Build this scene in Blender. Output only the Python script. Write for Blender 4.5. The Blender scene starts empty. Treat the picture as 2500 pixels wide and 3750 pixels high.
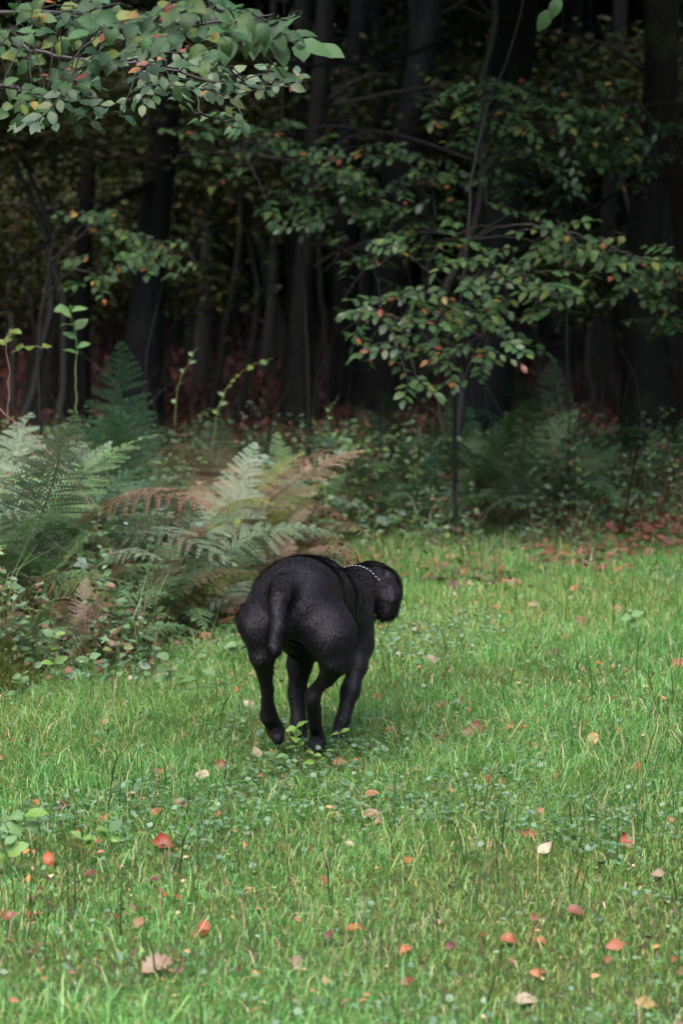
import bpy, math, random
import numpy as np
from mathutils import Vector, Matrix
R = random.Random(7)
N = np.random.default_rng(11)
sc = bpy.context.scene
C = sc.collection
rad = math.radians

# ------------------------------------------------------------------ camera, sky, sun, exposure
S85 = 36.0 / 85.0
CAMZ = 1.45
PITCH = math.atan((1875 - 870) / 3750 * S85)
cd = bpy.data.cameras.new('camera')
cam = bpy.data.objects.new('camera', cd)
C.objects.link(cam)
cam.location = (0, 0, CAMZ)
cam.rotation_euler = (math.pi / 2 - PITCH, 0, 0)
cd.sensor_fit = 'VERTICAL'
cd.sensor_height = 36
cd.lens = 85
cd.clip_end = 2000
cd.dof.use_dof = True
cd.dof.focus_distance = 6.6
cd.dof.aperture_fstop = 4.5
sc.camera = cam

SUN_EL, SUN_AZ = rad(62), rad(200)     # high soft sun behind the camera, a little to the left
w = bpy.data.worlds.new('World')
sc.world = w
w.use_nodes = True
nt = w.node_tree
nt.nodes.clear()
sky = nt.nodes.new('ShaderNodeTexSky')
sky.sky_type = 'NISHITA'
sky.sun_disc = False
sky.sun_elevation = SUN_EL
sky.sun_rotation = SUN_AZ
sky.dust_density = 3.0
sky.air_density = 1.0
bg = nt.nodes.new('ShaderNodeBackground')
bg.inputs['Strength'].default_value = 0.15
wo = nt.nodes.new('ShaderNodeOutputWorld')
nt.links.new(sky.outputs[0], bg.inputs[0])
nt.links.new(bg.outputs[0], wo.inputs[0])
sl = bpy.data.lights.new('sun', 'SUN')
sl.energy = 0.75
sl.angle = rad(60)
sl.color = (1.0, 0.965, 0.91)
so = bpy.data.objects.new('sun', sl)
C.objects.link(so)
# the direction TO the sun: azimuth measured like the sky's rotation (0 = +Y, clockwise)
sd = Vector((math.sin(SUN_AZ) * math.cos(SUN_EL), math.cos(SUN_AZ) * math.cos(SUN_EL), math.sin(SUN_EL)))
so.rotation_euler = sd.to_track_quat('Z', 'Y').to_euler()
sc.view_settings.view_transform = 'Standard'
sc.view_settings.look = 'None'
sc.view_settings.exposure = 2.2
sc.view_settings.gamma = 1.0
sc.view_settings.use_curve_mapping = False
sc.cycles.max_bounces = 5
sc.cycles.diffuse_bounces = 3
sc.cycles.glossy_bounces = 2
sc.cycles.transmission_bounces = 3
sc.cycles.use_denoising = True
sc.cycles.sample_clamp_indirect = 4

CP, SP = math.cos(PITCH), math.sin(PITCH)
K = S85 / 3750


def P(px, py, Y):
    """world point seen at photo pixel (px, py) at forward distance Y"""
    u, v = (px - 1250) * K, (1875 - py) * K
    ry, rz = CP + v * SP, -SP + v * CP
    t = Y / ry
    return Vector((u * t, Y, CAMZ + rz * t))


def G(px, py, z=0.0):
    """ground point seen at photo pixel"""
    u, v = (px - 1250) * K, (1875 - py) * K
    ry, rz = CP + v * SP, -SP + v * CP
    t = (z - CAMZ) / rz
    return Vector((u * t, ry * t, z))


def D(x, y, Y):
    return P(x * 1.5944, y * 1.5944, Y)


# ------------------------------------------------------------------ helpers
def tag(o, label=None, cat=None, group=None, kind=None):
    if label: o['label'] = label
    if cat: o['category'] = cat
    if group: o['group'] = group
    if kind: o['kind'] = kind
    return o


def empty(name, loc, label, cat, group=None):
    o = bpy.data.objects.new(name, None)
    o.empty_display_size = 0.1
    o.location = loc
    C.objects.link(o)
    return tag(o, label, cat, group)


def link(name, me, parent=None, M=None):
    o = bpy.data.objects.new(name, me)
    C.objects.link(o)
    if parent:
        o.parent = parent
    if M is not None:
        o.matrix_basis = M
    return o


def mesh(name, V, F, mats=(), col=None, uv=None, smooth=True):
    """V (n,3); F list of (m,k) index arrays; col (n,3) per-vertex tint"""
    V = np.asarray(V, np.float32)
    me = bpy.data.meshes.new(name)
    if not isinstance(F, (list, tuple)):
        F = [F]
    F = [np.asarray(f, np.int32) for f in F if len(f)]
    loops = np.concatenate([f.ravel() for f in F])
    tot = np.concatenate([np.full(len(f), f.shape[1], np.int32) for f in F])
    st = np.concatenate([[0], np.cumsum(tot)[:-1]]).astype(np.int32)
    me.vertices.add(len(V)); me.vertices.foreach_set('co', V.ravel())
    me.loops.add(len(loops)); me.loops.foreach_set('vertex_index', loops)
    me.polygons.add(len(tot)); me.polygons.foreach_set('loop_start', st)
    me.polygons.foreach_set('loop_total', tot)
    if smooth:
        me.polygons.foreach_set('use_smooth', np.ones(len(tot), bool))
    if col is not None:
        a = me.color_attributes.new('tint', 'FLOAT_COLOR', 'POINT')
        c4 = np.ones((len(V), 4), np.float32)
        c4[:, :3] = col
        a.data.foreach_set('color', c4.ravel())
    if uv is not None:
        l = me.uv_layers.new(name='UVMap')
        l.data.foreach_set('uv', np.asarray(uv, np.float32)[loops].ravel())
    for m in mats:
        me.materials.append(m)
    me.update()
    me.validate()
    return me


class MB:
    def __init__(s):
        s.V = []; s.F3 = []; s.F4 = []; s.C = []; s.n = 0

    def add(s, V, F, col=None):
        V = np.asarray(V, float)
        F = np.asarray(F)
        (s.F3 if F.shape[1] == 3 else s.F4).append(F + s.n)
        s.V.append(V); s.n += len(V)
        s.C.append(np.broadcast_to(np.asarray(col if col is not None else (1, 1, 1), float), (len(V), 3)))

    def mesh(s, name, mats, smooth=True):
        F = []
        if s.F3: F.append(np.concatenate(s.F3))
        if s.F4: F.append(np.concatenate(s.F4))
        return mesh(name, np.concatenate(s.V), F, mats, np.concatenate(s.C), smooth=smooth)


def nz(v):
    return v / (np.linalg.norm(v) + 1e-9)


def tube(pts, rs, n=6, rough=0.0, seed=0):
    pts = np.array([tuple(p) for p in pts], float)
    m = len(pts)
    rs = np.broadcast_to(np.asarray(rs, float), (m,))
    g = np.random.default_rng(seed)
    V = []
    a = np.arange(n) * 2 * math.pi / n
    ref = np.array((0.13, 0.9, 0.2))
    for i in range(m):
        t = nz(pts[min(i + 1, m - 1)] - pts[max(i - 1, 0)])
        if abs(t @ ref) > 0.98: ref = np.array((1.0, 0, 0.1))
        x = nz(np.cross(t, ref)); y = np.cross(x, t)
        r = rs[i] * (1 + rough * g.normal(size=n))
        V.append(pts[i] + np.outer(np.cos(a) * r, x) + np.outer(np.sin(a) * r, y))
    F = []
    for i in range(m - 1):
        for j in range(n):
            k = (j + 1) % n
            F.append((i * n + j, i * n + k, (i + 1) * n + k, (i + 1) * n + j))
    return np.concatenate(V), np.array(F)


def curve_pts(ps, n=6, jit=0.0, rnd=R):
    """Catmull-Rom through points"""
    ps = [Vector(p) for p in ps]
    q = [ps[0] * 2 - ps[1]] + ps + [ps[-1] * 2 - ps[-2]]
    out = []
    for i in range(1, len(q) - 2):
        for k in range(n):
            t = k / n
            a, b, c, d = q[i - 1], q[i], q[i + 1], q[i + 2]
            p = 0.5 * ((2 * b) + (c - a) * t + (2 * a - 5 * b + 4 * c - d) * t * t + (3 * b - a - 3 * c + d) * t ** 3)
            out.append(p + Vector((rnd.uniform(-1, 1), rnd.uniform(-1, 1), rnd.uniform(-1, 1))) * jit)
    out.append(ps[-1])
    return out


def noise2(x, y, s, seed=0):
    """cheap smooth noise -1..1"""
    g = np.random.default_rng(seed)
    o = 0
    for i in range(7):
        a = g.uniform(0, 2 * math.pi); f = s * g.uniform(0.6, 1.9); ph = g.uniform(0, 6.28)
        o = o + np.sin((x * math.cos(a) + y * math.sin(a)) * f + ph + 1.3 * np.sin(x * f * .37 + ph * 2) + 1.1 * np.sin(y * f * .41 + ph))
    return o / 3.6


def ground_z(x, y):
    return 0.025 * np.sin(x * 1.1 + 0.4) * np.sin(y * 0.8 + 1) + 0.012 * np.sin(x * 3.1 + y * 2.3)


def edge_Y(x, y):
    """distance at which the mown grass ends, by bearing"""
    u = x / np.maximum(y, .1) / K
    wob = .28 * np.sin(u * .013 + y * 1.1) + .16 * np.sin(u * .031 + 1 + y * 2.3) + .1 * np.sin(u * .083 + y * 5)
    return wob + np.interp(u, [-2500, -1250, -750, -420, -150, 400, 1250, 2500], [7.6, 7.75, 8.2, 9.3, 10.8, 11.4, 12.1, 12.8])


# ------------------------------------------------------------------ materials
def mat(name, col=(.5, .5, .5), rough=.6, spec=.5, trans=0.0, var=0.0, attr=False, bump=None, bscale=40, bstr=.3, sheen=0.0,
        metal=0.0, noise=None, veins=False, huevar=0.0, coat=0.0):
    m = bpy.data.materials.new(name)
    m.use_nodes = True
    t = m.node_tree; n = t.nodes; L = t.links
    b = n['Principled BSDF']; out = n['Material Output']
    b.inputs['Roughness'].default_value = rough
    b.inputs['Specular IOR Level'].default_value = spec
    b.inputs['Metallic'].default_value = metal
    b.inputs['Sheen Weight'].default_value = sheen
    b.inputs['Coat Weight'].default_value = coat
    b.inputs['Coat Roughness'].default_value = .25
    if attr:
        a = n.new('ShaderNodeAttribute'); a.attribute_name = 'tint'
        src = a.outputs['Color']
    else:
        c = n.new('ShaderNodeRGB'); c.outputs[0].default_value = (*col, 1)
        src = c.outputs[0]
    if noise:
        col2, sc_, lo, hi = noise
        tx = n.new('ShaderNodeTexNoise'); tx.inputs['Scale'].default_value = sc_; tx.inputs['Detail'].default_value = 6
        ge = n.new('ShaderNodeNewGeometry') if noise else None
        L.new(ge.outputs['Position'], tx.inputs['Vector'])
        rp = n.new('ShaderNodeMapRange'); rp.inputs[1].default_value = lo; rp.inputs[2].default_value = hi
        L.new(tx.outputs['Fac'], rp.inputs[0])
        mx = n.new('ShaderNodeMix'); mx.data_type = 'RGBA'
        L.new(rp.outputs[0], mx.inputs['Factor']); L.new(src, mx.inputs[6]); mx.inputs[7].default_value = (*col2, 1)
        src = mx.outputs[2]
    if var or huevar:
        oi = n.new('ShaderNodeObjectInfo')
        hs = n.new('ShaderNodeHueSaturation')
        mr = n.new('ShaderNodeMapRange'); mr.inputs[3].default_value = 1 - var; mr.inputs[4].default_value = 1 + var
        L.new(oi.outputs['Random'], mr.inputs[0]); L.new(mr.outputs[0], hs.inputs['Value'])
        mu = n.new('ShaderNodeMath'); mu.operation = 'MULTIPLY'; mu.inputs[1].default_value = 7.31
        fr = n.new('ShaderNodeMath'); fr.operation = 'FRACT'
        m2 = n.new('ShaderNodeMapRange'); m2.inputs[3].default_value = .5 - huevar; m2.inputs[4].default_value = .5 + huevar
        L.new(oi.outputs['Random'], mu.inputs[0]); L.new(mu.outputs[0], fr.inputs[0]); L.new(fr.outputs[0], m2.inputs[0])
        L.new(m2.outputs[0], hs.inputs['Hue'])
        L.new(src, hs.inputs['Color']); src = hs.outputs[0]
    L.new(src, b.inputs['Base Color'])
    hgt = None
    if veins:
        # side veins from the leaf's own UV: v along the midrib, u across
        uvn = n.new('ShaderNodeUVMap'); sp = n.new('ShaderNodeSeparateXYZ'); L.new(uvn.outputs[0], sp.inputs[0])
        s1 = n.new('ShaderNodeMath'); s1.operation = 'SUBTRACT'; s1.inputs[1].default_value = .5; L.new(sp.outputs[0], s1.inputs[0])
        ab = n.new('ShaderNodeMath'); ab.operation = 'ABSOLUTE'; L.new(s1.outputs[0], ab.inputs[0])
        ma = n.new('ShaderNodeMath'); ma.operation = 'MULTIPLY_ADD'; ma.inputs[1].default_value = -1.3; L.new(ab.outputs[0], ma.inputs[0]); L.new(sp.outputs[1], ma.inputs[2])
        mf = n.new('ShaderNodeMath'); mf.operation = 'MULTIPLY'; mf.inputs[1].default_value = 40; L.new(ma.outputs[0], mf.inputs[0])
        sn = n.new('ShaderNodeMath'); sn.operation = 'SINE'; L.new(mf.outputs[0], sn.inputs[0])
        hgt = sn.outputs[0]
        bp = n.new('ShaderNodeBump'); bp.inputs['Strength'].default_value = bstr; bp.inputs['Distance'].default_value = .004
        L.new(hgt, bp.inputs['Height']); L.new(bp.outputs[0], b.inputs['Normal'])
    elif bump:
        tx = n.new('ShaderNodeTexNoise'); tx.inputs['Scale'].default_value = bscale; tx.inputs['Detail'].default_value = 8
        tc = n.new('ShaderNodeTexCoord')
        if bump == 'bark':
            mp = n.new('ShaderNodeMapping'); mp.inputs['Scale'].default_value = (1, 1, .18)
            L.new(tc.outputs['Object'], mp.inputs[0]); L.new(mp.outputs[0], tx.inputs['Vector'])
        else:
            L.new(tc.outputs['Object'], tx.inputs['Vector'])
        bp = n.new('ShaderNodeBump'); bp.inputs['Strength'].default_value = bstr; bp.inputs['Distance'].default_value = .02
        L.new(tx.outputs['Fac'], bp.inputs['Height']); L.new(bp.outputs[0], b.inputs['Normal'])
    if trans:
        tr = n.new('ShaderNodeBsdfTranslucent'); ms = n.new('ShaderNodeMixShader'); ms.inputs[0].default_value = trans
        hs2 = n.new('ShaderNodeHueSaturation'); hs2.inputs['Saturation'].default_value = 1.15; hs2.inputs['Value'].default_value = 1.3
        L.new(src, hs2.inputs['Color']); L.new(hs2.outputs[0], tr.inputs['Color'])
        L.new(b.outputs[0], ms.inputs[1]); L.new(tr.outputs[0], ms.inputs[2]); L.new(ms.outputs[0], out.inputs['Surface'])
    return m


M_grass = mat('grass', attr=True, rough=.34, spec=.42, trans=.42)
M_moss = mat('moss', attr=True, rough=.7, spec=.3, trans=.25)
M_litter = mat('leaf_litter', attr=True, rough=.55, spec=.4, trans=.1)
M_under = mat('undergrowth', attr=True, rough=.45, spec=.4, trans=.25)
M_wood = mat('wood_foliage', attr=True, rough=.6, spec=.3, trans=.12)
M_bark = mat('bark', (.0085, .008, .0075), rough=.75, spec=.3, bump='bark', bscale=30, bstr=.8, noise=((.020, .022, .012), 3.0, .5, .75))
M_bark_pale = mat('grey_bark', (.05, .047, .042), rough=.7, spec=.3, bump='bark', bscale=30, bstr=.6, noise=((.035, .042, .02), 4.0, .45, .7))
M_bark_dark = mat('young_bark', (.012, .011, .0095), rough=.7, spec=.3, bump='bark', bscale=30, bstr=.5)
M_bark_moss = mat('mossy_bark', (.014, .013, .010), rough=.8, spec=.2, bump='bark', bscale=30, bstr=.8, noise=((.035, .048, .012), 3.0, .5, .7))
M_twig = mat('twig', (.028, .023, .02), rough=.6, spec=.4)
M_stem_red = mat('red_brown_stem', (.15, .085, .065), rough=.5, spec=.4)
M_stem_green = mat('green_stem', (.09, .13, .045), rough=.45, spec=.5)
M_straw = mat('straw', (.42, .33, .22), rough=.6, trans=.2)

LEAFC = {
    'dark': (.031, .070, .026), 'green': (.045, .093, .030), 'mid': (.066, .110, .030), 'lime': (.105, .135, .03),
    'yellow': (.22, .16, .03), 'orange': (.25, .10, .025), 'rust': (.17, .05, .025)}
M_leaf = {k: mat('leaf_' + k, c, rough=.5, spec=.24, trans=.34, var=.32, huevar=.014, veins=True, bstr=.16) for k, c in LEAFC.items()}


# ------------------------------------------------------------------ leaf meshes
def leaf_mesh(name, m, width=.62, n=5, fold=.25, curl=.2, point=1.0, serr=0.0, seed=0, wav=.02, stalk=True):
    g = np.random.default_rng(seed)
    V = []; U = []; F = []
    for i in range(n + 1):
        t = i / n
        w_ = .5 * width * (math.sin(math.pi * min(1, t ** .85 * .98 + .02)) ** (.75 if t < .5 else .75 * point + .1))
        if 0 < i < n: w_ *= 1 + serr * (-1) ** i
        zc = -curl * (t - .4) ** 2
        for sx in (-1, 0, 1):
            x = sx * w_
            z = zc + abs(x) * fold + (g.normal() * wav if sx else 0)
            V.append((x, t, z)); U.append((.5 + sx * .5 * w_ / (.5 * width), t))
    for i in range(n):
        a = i * 3
        F += [(a, a + 1, a + 4, a + 3), (a + 1, a + 2, a + 5, a + 4)]
    V = np.array(V)
    if stalk:
        k = len(V)
        V = np.concatenate([V, [(-.012, -.16, .03), (.012, -.16, .03), (.012, .02, 0), (-.012, .02, 0)]])
        U += [(.5, 0)] * 4
        F.append((k, k + 1, k + 2, k + 3))
    return mesh(name, V, np.array(F), [m], uv=U)


LEAFM = {}
for k in LEAFC:
    LEAFM[k] = [leaf_mesh('leaf', M_leaf[k], width=.55 + .07 * s, n=6, fold=.10 + .09 * s, curl=.15 + .2 * s, seed=s, point=1.1, serr=.03) for s in range(4)]


def pick(weights):
    r = R.random() * sum(v for _, v in weights)
    for k, v in weights:
        r -= v
        if r <= 0: return k
    return weights[0][0]


def basis(pos, ydir, normal, s):
    y = ydir.normalized()
    x = y.cross(normal)
    if x.length < 1e-4: x = Vector((1, 0, 0))
    x.normalize()
    z = x.cross(y)
    M = Matrix(((x.x * s, y.x * s, z.x * s, pos.x), (x.y * s, y.y * s, z.y * s, pos.y), (x.z * s, y.z * s, z.z * s, pos.z), (0, 0, 0, 1)))
    return M


def rv(s=1.0):
    return Vector((R.gauss(0, s), R.gauss(0, s), R.gauss(0, s)))


# ------------------------------------------------------------------ ground
def build_ground():
    ys = np.concatenate([np.linspace(-60, 2, 12), np.linspace(2.4, 16, 70), np.geomspace(16.6, 400, 30)])
    xs = np.concatenate([-np.geomspace(300, 4.2, 16), np.linspace(-4, 4, 50), np.geomspace(4.2, 300, 16)])
    X, Y = np.meshgrid(xs, ys)
    Z = ground_z(X, Y) * (np.abs(X) < 30)
    V = np.stack([X, Y, Z], -1).reshape(-1, 3)
    nx = len(xs)
    i, j = np.meshgrid(np.arange(len(ys) - 1), np.arange(nx - 1), indexing='ij')
    a = (i * nx + j).ravel()
    F = np.stack([a, a + 1, a + nx + 1, a + nx], -1)
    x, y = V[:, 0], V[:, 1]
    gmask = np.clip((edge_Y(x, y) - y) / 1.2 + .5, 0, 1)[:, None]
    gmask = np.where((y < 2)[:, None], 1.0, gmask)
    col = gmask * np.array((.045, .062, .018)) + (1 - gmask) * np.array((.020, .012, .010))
    m = mat('soil', attr=True, rough=.85, spec=.2, bump='n', bscale=25, bstr=.8, noise=((.035, .028, .016), 9, .45, .7))
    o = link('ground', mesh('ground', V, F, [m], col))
    tag(o, kind='structure')


build_ground()


# ------------------------------------------------------------------ grass and low cover (numpy blades)
def scatter(n, y0, y1, marg=1.1, pw=1.0):
    y = y0 + (y1 - y0) * N.random(n) ** pw
    hw = y * K * 1250 + marg
    x = (N.random(n) * 2 - 1) * hw
    # keep an even density on the ground
    keep = N.random(n) < hw / hw.max()
    return x[keep], y[keep]


def blades(x, y, h, wd, col, lean, z0=None, colt=None):
    n = len(x)
    a = N.random(n) * 2 * math.pi
    la = N.random(n) * 2 * math.pi
    z = ground_z(x, y) if z0 is None else z0
    wx, wy = np.cos(a) * wd / 2, np.sin(a) * wd / 2
    lx, ly = np.cos(la) * lean, np.sin(la) * lean
    V = np.empty((n, 5, 3), np.float32)
    V[:, 0] = np.stack([x - wx, y - wy, z - .004], -1)
    V[:, 1] = np.stack([x + wx, y + wy, z - .004], -1)
    hm = .55 * h
    V[:, 2] = np.stack([x + wx * .8 + lx * h * .3, y + wy * .8 + ly * h * .3, z + hm], -1)
    V[:, 3] = np.stack([x - wx * .8 + lx * h * .3, y - wy * .8 + ly * h * .3, z + hm], -1)
    V[:, 4] = np.stack([x + lx * h, y + ly * h, z + h * (1 - .35 * lean)], -1)
    b = (np.arange(n) * 5)[:, None]
    F4 = b + np.array([0, 1, 2, 3]); F3 = b + np.array([3, 2, 4])
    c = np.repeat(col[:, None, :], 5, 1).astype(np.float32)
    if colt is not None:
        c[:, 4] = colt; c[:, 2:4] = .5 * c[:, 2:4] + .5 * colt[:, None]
    return V.reshape(-1, 3), F4, F3, c.reshape(-1, 3)


def cat_mesh(name, parts, m):
    V = []; F4 = []; F3 = []; Cc = []; n = 0
    for v, f4, f3, c in parts:
        V.append(v)
        if len(f4): F4.append(f4 + n)
        if len(f3): F3.append(f3 + n)
        Cc.append(c); n += len(v)
    F = []
    if F4: F.append(np.concatenate(F4))
    if F3: F.append(np.concatenate(F3))
    return mesh(name, np.concatenate(V), F, [m], np.concatenate(Cc))


def mixc(cols, w_, n, jit=.18):
    cols = np.array(cols); w_ = np.array(w_, float); w_ /= w_.sum()
    i = N.choice(len(cols), n, p=w_)
    return cols[i] * (1 + N.normal(0, jit, (n, 1))).clip(.4, 1.8)


def build_grass():
    parts = []
    x, y = scatter(620000, 3.5, 13.2)
    e = edge_Y(x, y)
    keep = N.random(len(x)) < np.clip((e - y) / .9 + .55, .05, 1)
    x, y, e = x[keep], y[keep], e[keep]
    n = len(x)
    pn = noise2(x, y, 3.0, 3); pf = noise2(x, y, 9.0, 5)
    # patchy length: shorter and mossier in some places
    h = (.020 + .026 * N.random(n) ** 1.3) * (1 + .45 * pn + .25 * pf).clip(.45, 2)
    long_ = N.random(n) < (.055 + .05 * (pn > .3))
    h = np.where(long_, h * 1.5 + .05 * N.random(n), h)
    u = x / y / K
    h = h * np.interp(y, [5, 9], [1.0, 1.45])
    near = np.exp(-(((x + .12) / .24) ** 2 + ((y - 6.52) / .22) ** 2))
    h = h * (1 - .6 * near) * (1 - .3 * np.exp(-((x - .45) / .5) ** 2 - ((y - 5.0) / .45) ** 2))
    wd = .0017 + .0019 * N.random(n)
    g1 = mixc([(.085, .245, .060), (.130, .310, .095), (.060, .185, .052), (.21, .35, .11), (.45, .37, .24), (.30, .31, .12)],
              [30, 30, 14, 18, 3.5, 5], n)
    sh = (1 + .18 * pf)[:, None]
    yl = (np.clip(noise2(x, y, 1.6, 9) * .5 + .3 + .5 * np.exp(-((x - .5) / .7) ** 2 - ((y - 5.0) / .6) ** 2), 0, 1))[:, None]
    pt = noise2(x, y, 1.1, 123)[:, None]
    sh = sh * (1 + .16 * pt)
    g1 = g1 * sh * (1 - yl * .6) + (g1 * np.array((1.6, 1.04, 1.0))) * yl * .6
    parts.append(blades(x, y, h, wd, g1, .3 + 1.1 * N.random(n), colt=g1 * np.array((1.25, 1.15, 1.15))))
    # pressed down round the paws of the dog
    # single tall thin blades
    x, y = scatter(5200, 3.8, 11.5)
    keep = (y < edge_Y(x, y) + .3) & (N.random(len(x)) < np.clip(.45 + .5 * noise2(x, y, 1.4, 21), .08, 1)); x, y = x[keep], y[keep]; n = len(x)
    g = mixc([(.05, .13, .03), (.09, .19, .05), (.035, .085, .025)], [3, 3, 3], n)
    parts.append(blades(x, y, .09 + .13 * N.random(n), .0028 + .002 * N.random(n), g, .1 + .45 * N.random(n)))
    # dry stalks
    x, y = scatter(5200, 3.8, 11.5); keep = (y < edge_Y(x, y)) & (N.random(len(x)) < np.clip(.3 + .8 * noise2(x, y, 2.4, 91) + np.exp(-((x - .45) / .5) ** 2 - ((y - 5.0) / .45) ** 2), .06, 1)); x, y = x[keep], y[keep]; n = len(x)
    g = mixc([(.36, .27, .16), (.28, .19, .12)], [1, 1], n)
    parts.append(blades(x, y, .04 + .07 * N.random(n), .0025 + .001 * N.random(n), g, .3 + .9 * N.random(n)))
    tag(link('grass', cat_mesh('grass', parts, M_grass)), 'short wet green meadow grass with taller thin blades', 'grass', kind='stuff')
    # moss: fine short points between the blades
    x, y = scatter(260000, 3.5, 12.5)
    keep = (N.random(len(x)) < np.clip((edge_Y(x, y) - y) / .9 + .8, .12, 1)) & (N.random(len(x)) < .62 + .3 * noise2(x, y, 5, 8))
    x, y = x[keep], y[keep]; n = len(x)
    z = ground_z(x, y)
    a = N.random(n) * 6.28; h = .010 + .016 * N.random(n); wd = .0035
    V = np.stack([np.stack([x - np.cos(a) * wd, y - np.sin(a) * wd, z - .002], -1),
                  np.stack([x + np.cos(a) * wd, y + np.sin(a) * wd, z - .002], -1),
                  np.stack([x + N.normal(0, .007, n), y + N.normal(0, .007, n), z + h], -1)], 1).reshape(-1, 3)
    F3 = (np.arange(n) * 3)[:, None] + np.array([0, 1, 2])
    c = mixc([(.17, .25, .05), (.12, .19, .045), (.25, .28, .08), (.15, .10, .06)], [4, 4, 2, 1.5], n)
    tag(link('moss', mesh('moss', V, F3, [M_moss], np.repeat(c, 3, 0))), 'yellow green moss growing between the grass blades', 'moss', kind='stuff')


def small_leaves(x, y, z, size, col, tilt=.5, asp=.75, camtilt=0.0):
    """six-point folded leaves, 4 triangles each"""
    n = len(x)
    d = N.random(n) * 2 * math.pi
    t = np.stack([np.cos(d), np.sin(d), N.normal(0, tilt * .6, n)], -1)
    t /= np.linalg.norm(t, axis=1)[:, None]
    up = np.stack([N.normal(0, tilt, n), N.normal(-camtilt, tilt, n), np.ones(n)], -1)
    s = np.cross(t, up); s /= np.linalg.norm(s, axis=1)[:, None]
    nn = np.cross(s, t)
    p = np.stack([x, y, z], -1)
    L_ = size[:, None]; W = L_ * asp * .5
    q = [p, p + t * L_ * .35 + s * W + nn * L_ * .08, p + t * L_ * .7 + s * W * .85 + nn * L_ * .06, p + t * L_,
         p + t * L_ * .7 - s * W * .85 + nn * L_ * .06, p + t * L_ * .35 - s * W + nn * L_ * .08]
    V = np.stack(q, 1).reshape(-1, 3)
    b = (np.arange(n) * 6)[:, None]
    F = np.concatenate([b + np.array([0, 1, 2, 3]), b + np.array([0, 3, 4, 5])])
    return V, F, np.zeros((0, 3), int), np.repeat(col, 6, 0)


def build_cover():
    parts = []
    x, y = scatter(110000, 3.7, 11.5)
    pn = noise2(x, y, 3.6, 31) + .25 * noise2(x, y, 14, 32)
    pn = pn + np.clip((6.2 - y) * .10, 0, .25)
    keep = (y < edge_Y(x, y) + .3) & (N.random(len(x)) < np.clip((pn - .22) * 2.0, .06, .9))
    x, y = x[keep], y[keep]; n = len(x)
    c = mixc([(.15, .25, .15), (.11, .21, .10), (.19, .28, .18), (.11, .20, .05)], [4, 3, 2, 3], n, .15)
    parts.append(small_leaves(x, y, ground_z(x, y) + .012 + .035 * N.random(n), .008 + .012 * N.random(n), c, .45, .9))
    tag(link('ground_cover', cat_mesh('ground_cover', parts, M_grass)), 'patches of small round bluish green clover leaves in the grass', 'clover', kind='stuff')
    # little bits of dead leaf and straw low in the grass
    x, y = scatter(17000, 3.7, 12.2); n = len(x)
    keep = N.random(n) < np.clip(.45 + .5 * noise2(x, y, 2.2, 44), .1, 1); x, y = x[keep], y[keep]; n = len(x)
    c = mixc([(.25, .10, .05), (.38, .18, .07), (.13, .06, .04), (.42, .30, .18), (.35, .12, .03)], [3, 2, 3, 2, 1], n)
    p1 = small_leaves(x, y, ground_z(x, y) + .008 + .02 * N.random(n), .007 + .018 * N.random(n) ** 2, c, .6, .5)
    tag(link('leaf_crumbs', cat_mesh('leaf_crumbs', [p1], M_litter)), 'brown crumbs of dead leaf and straw low in the grass', 'leaf litter', kind='stuff')
    # wood floor: brown beech litter back into the trees
    y = 1 / (1 / 9.0 + N.random(90000) * (1 / 48.0 - 1 / 9.0)); hw = y * K * 1250 + 1.2
    x = (N.random(len(y)) * 2 - 1) * hw
    ed = edge_Y(x, y)
    keep = (y > ed - 1.6) & (N.random(len(y)) < np.clip((y - ed + 1.6) / 1.8, 0, 1)); x, y = x[keep], y[keep]; n = len(x)
    c = mixc([(.17, .050, .042), (.23, .075, .056), (.10, .036, .034), (.30, .12, .085), (.07, .030, .028), (.33, .11, .05)], [4, 3, 4, 1.5, 3, .7], n)
    p2 = small_leaves(x, y, ground_z(x, y) + .005 + .03 * N.random(n), .045 + .035 * N.random(n), c, .45, .65, .25)
    tag(link('leaf_litter', cat_mesh('leaf_litter', [p2], M_litter)), 'red brown fallen beech leaves carpeting the floor of the wood', 'leaf litter', kind='stuff')


build_grass()
build_cover()


# ------------------------------------------------------------------ trees of the wood
def trunk_pts(top, base, extend=9.0):
    """a trunk line through two seen points, carried down to the ground and up"""
    a, b = Vector(base), Vector(top)
    d = (b - a) / max(.01, (b.z - a.z))
    g = a - d * (a.z + .05)
    ps = [g]
    H = extend
    k = 9
    for i in range(1, k + 1):
        z = H * i / k
        wob = Vector((R.gauss(0, .03), R.gauss(0, .03), 0)) * (1 + z * .1)
        # leaning trunks straighten above the frame
        f = d.copy()
        p = g + f * z if z < 4 else g + f * 4 + Vector((f.x * .4, f.y * .4, 1)) * (z - 4)
        ps.append(p + wob)
    return ps


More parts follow.
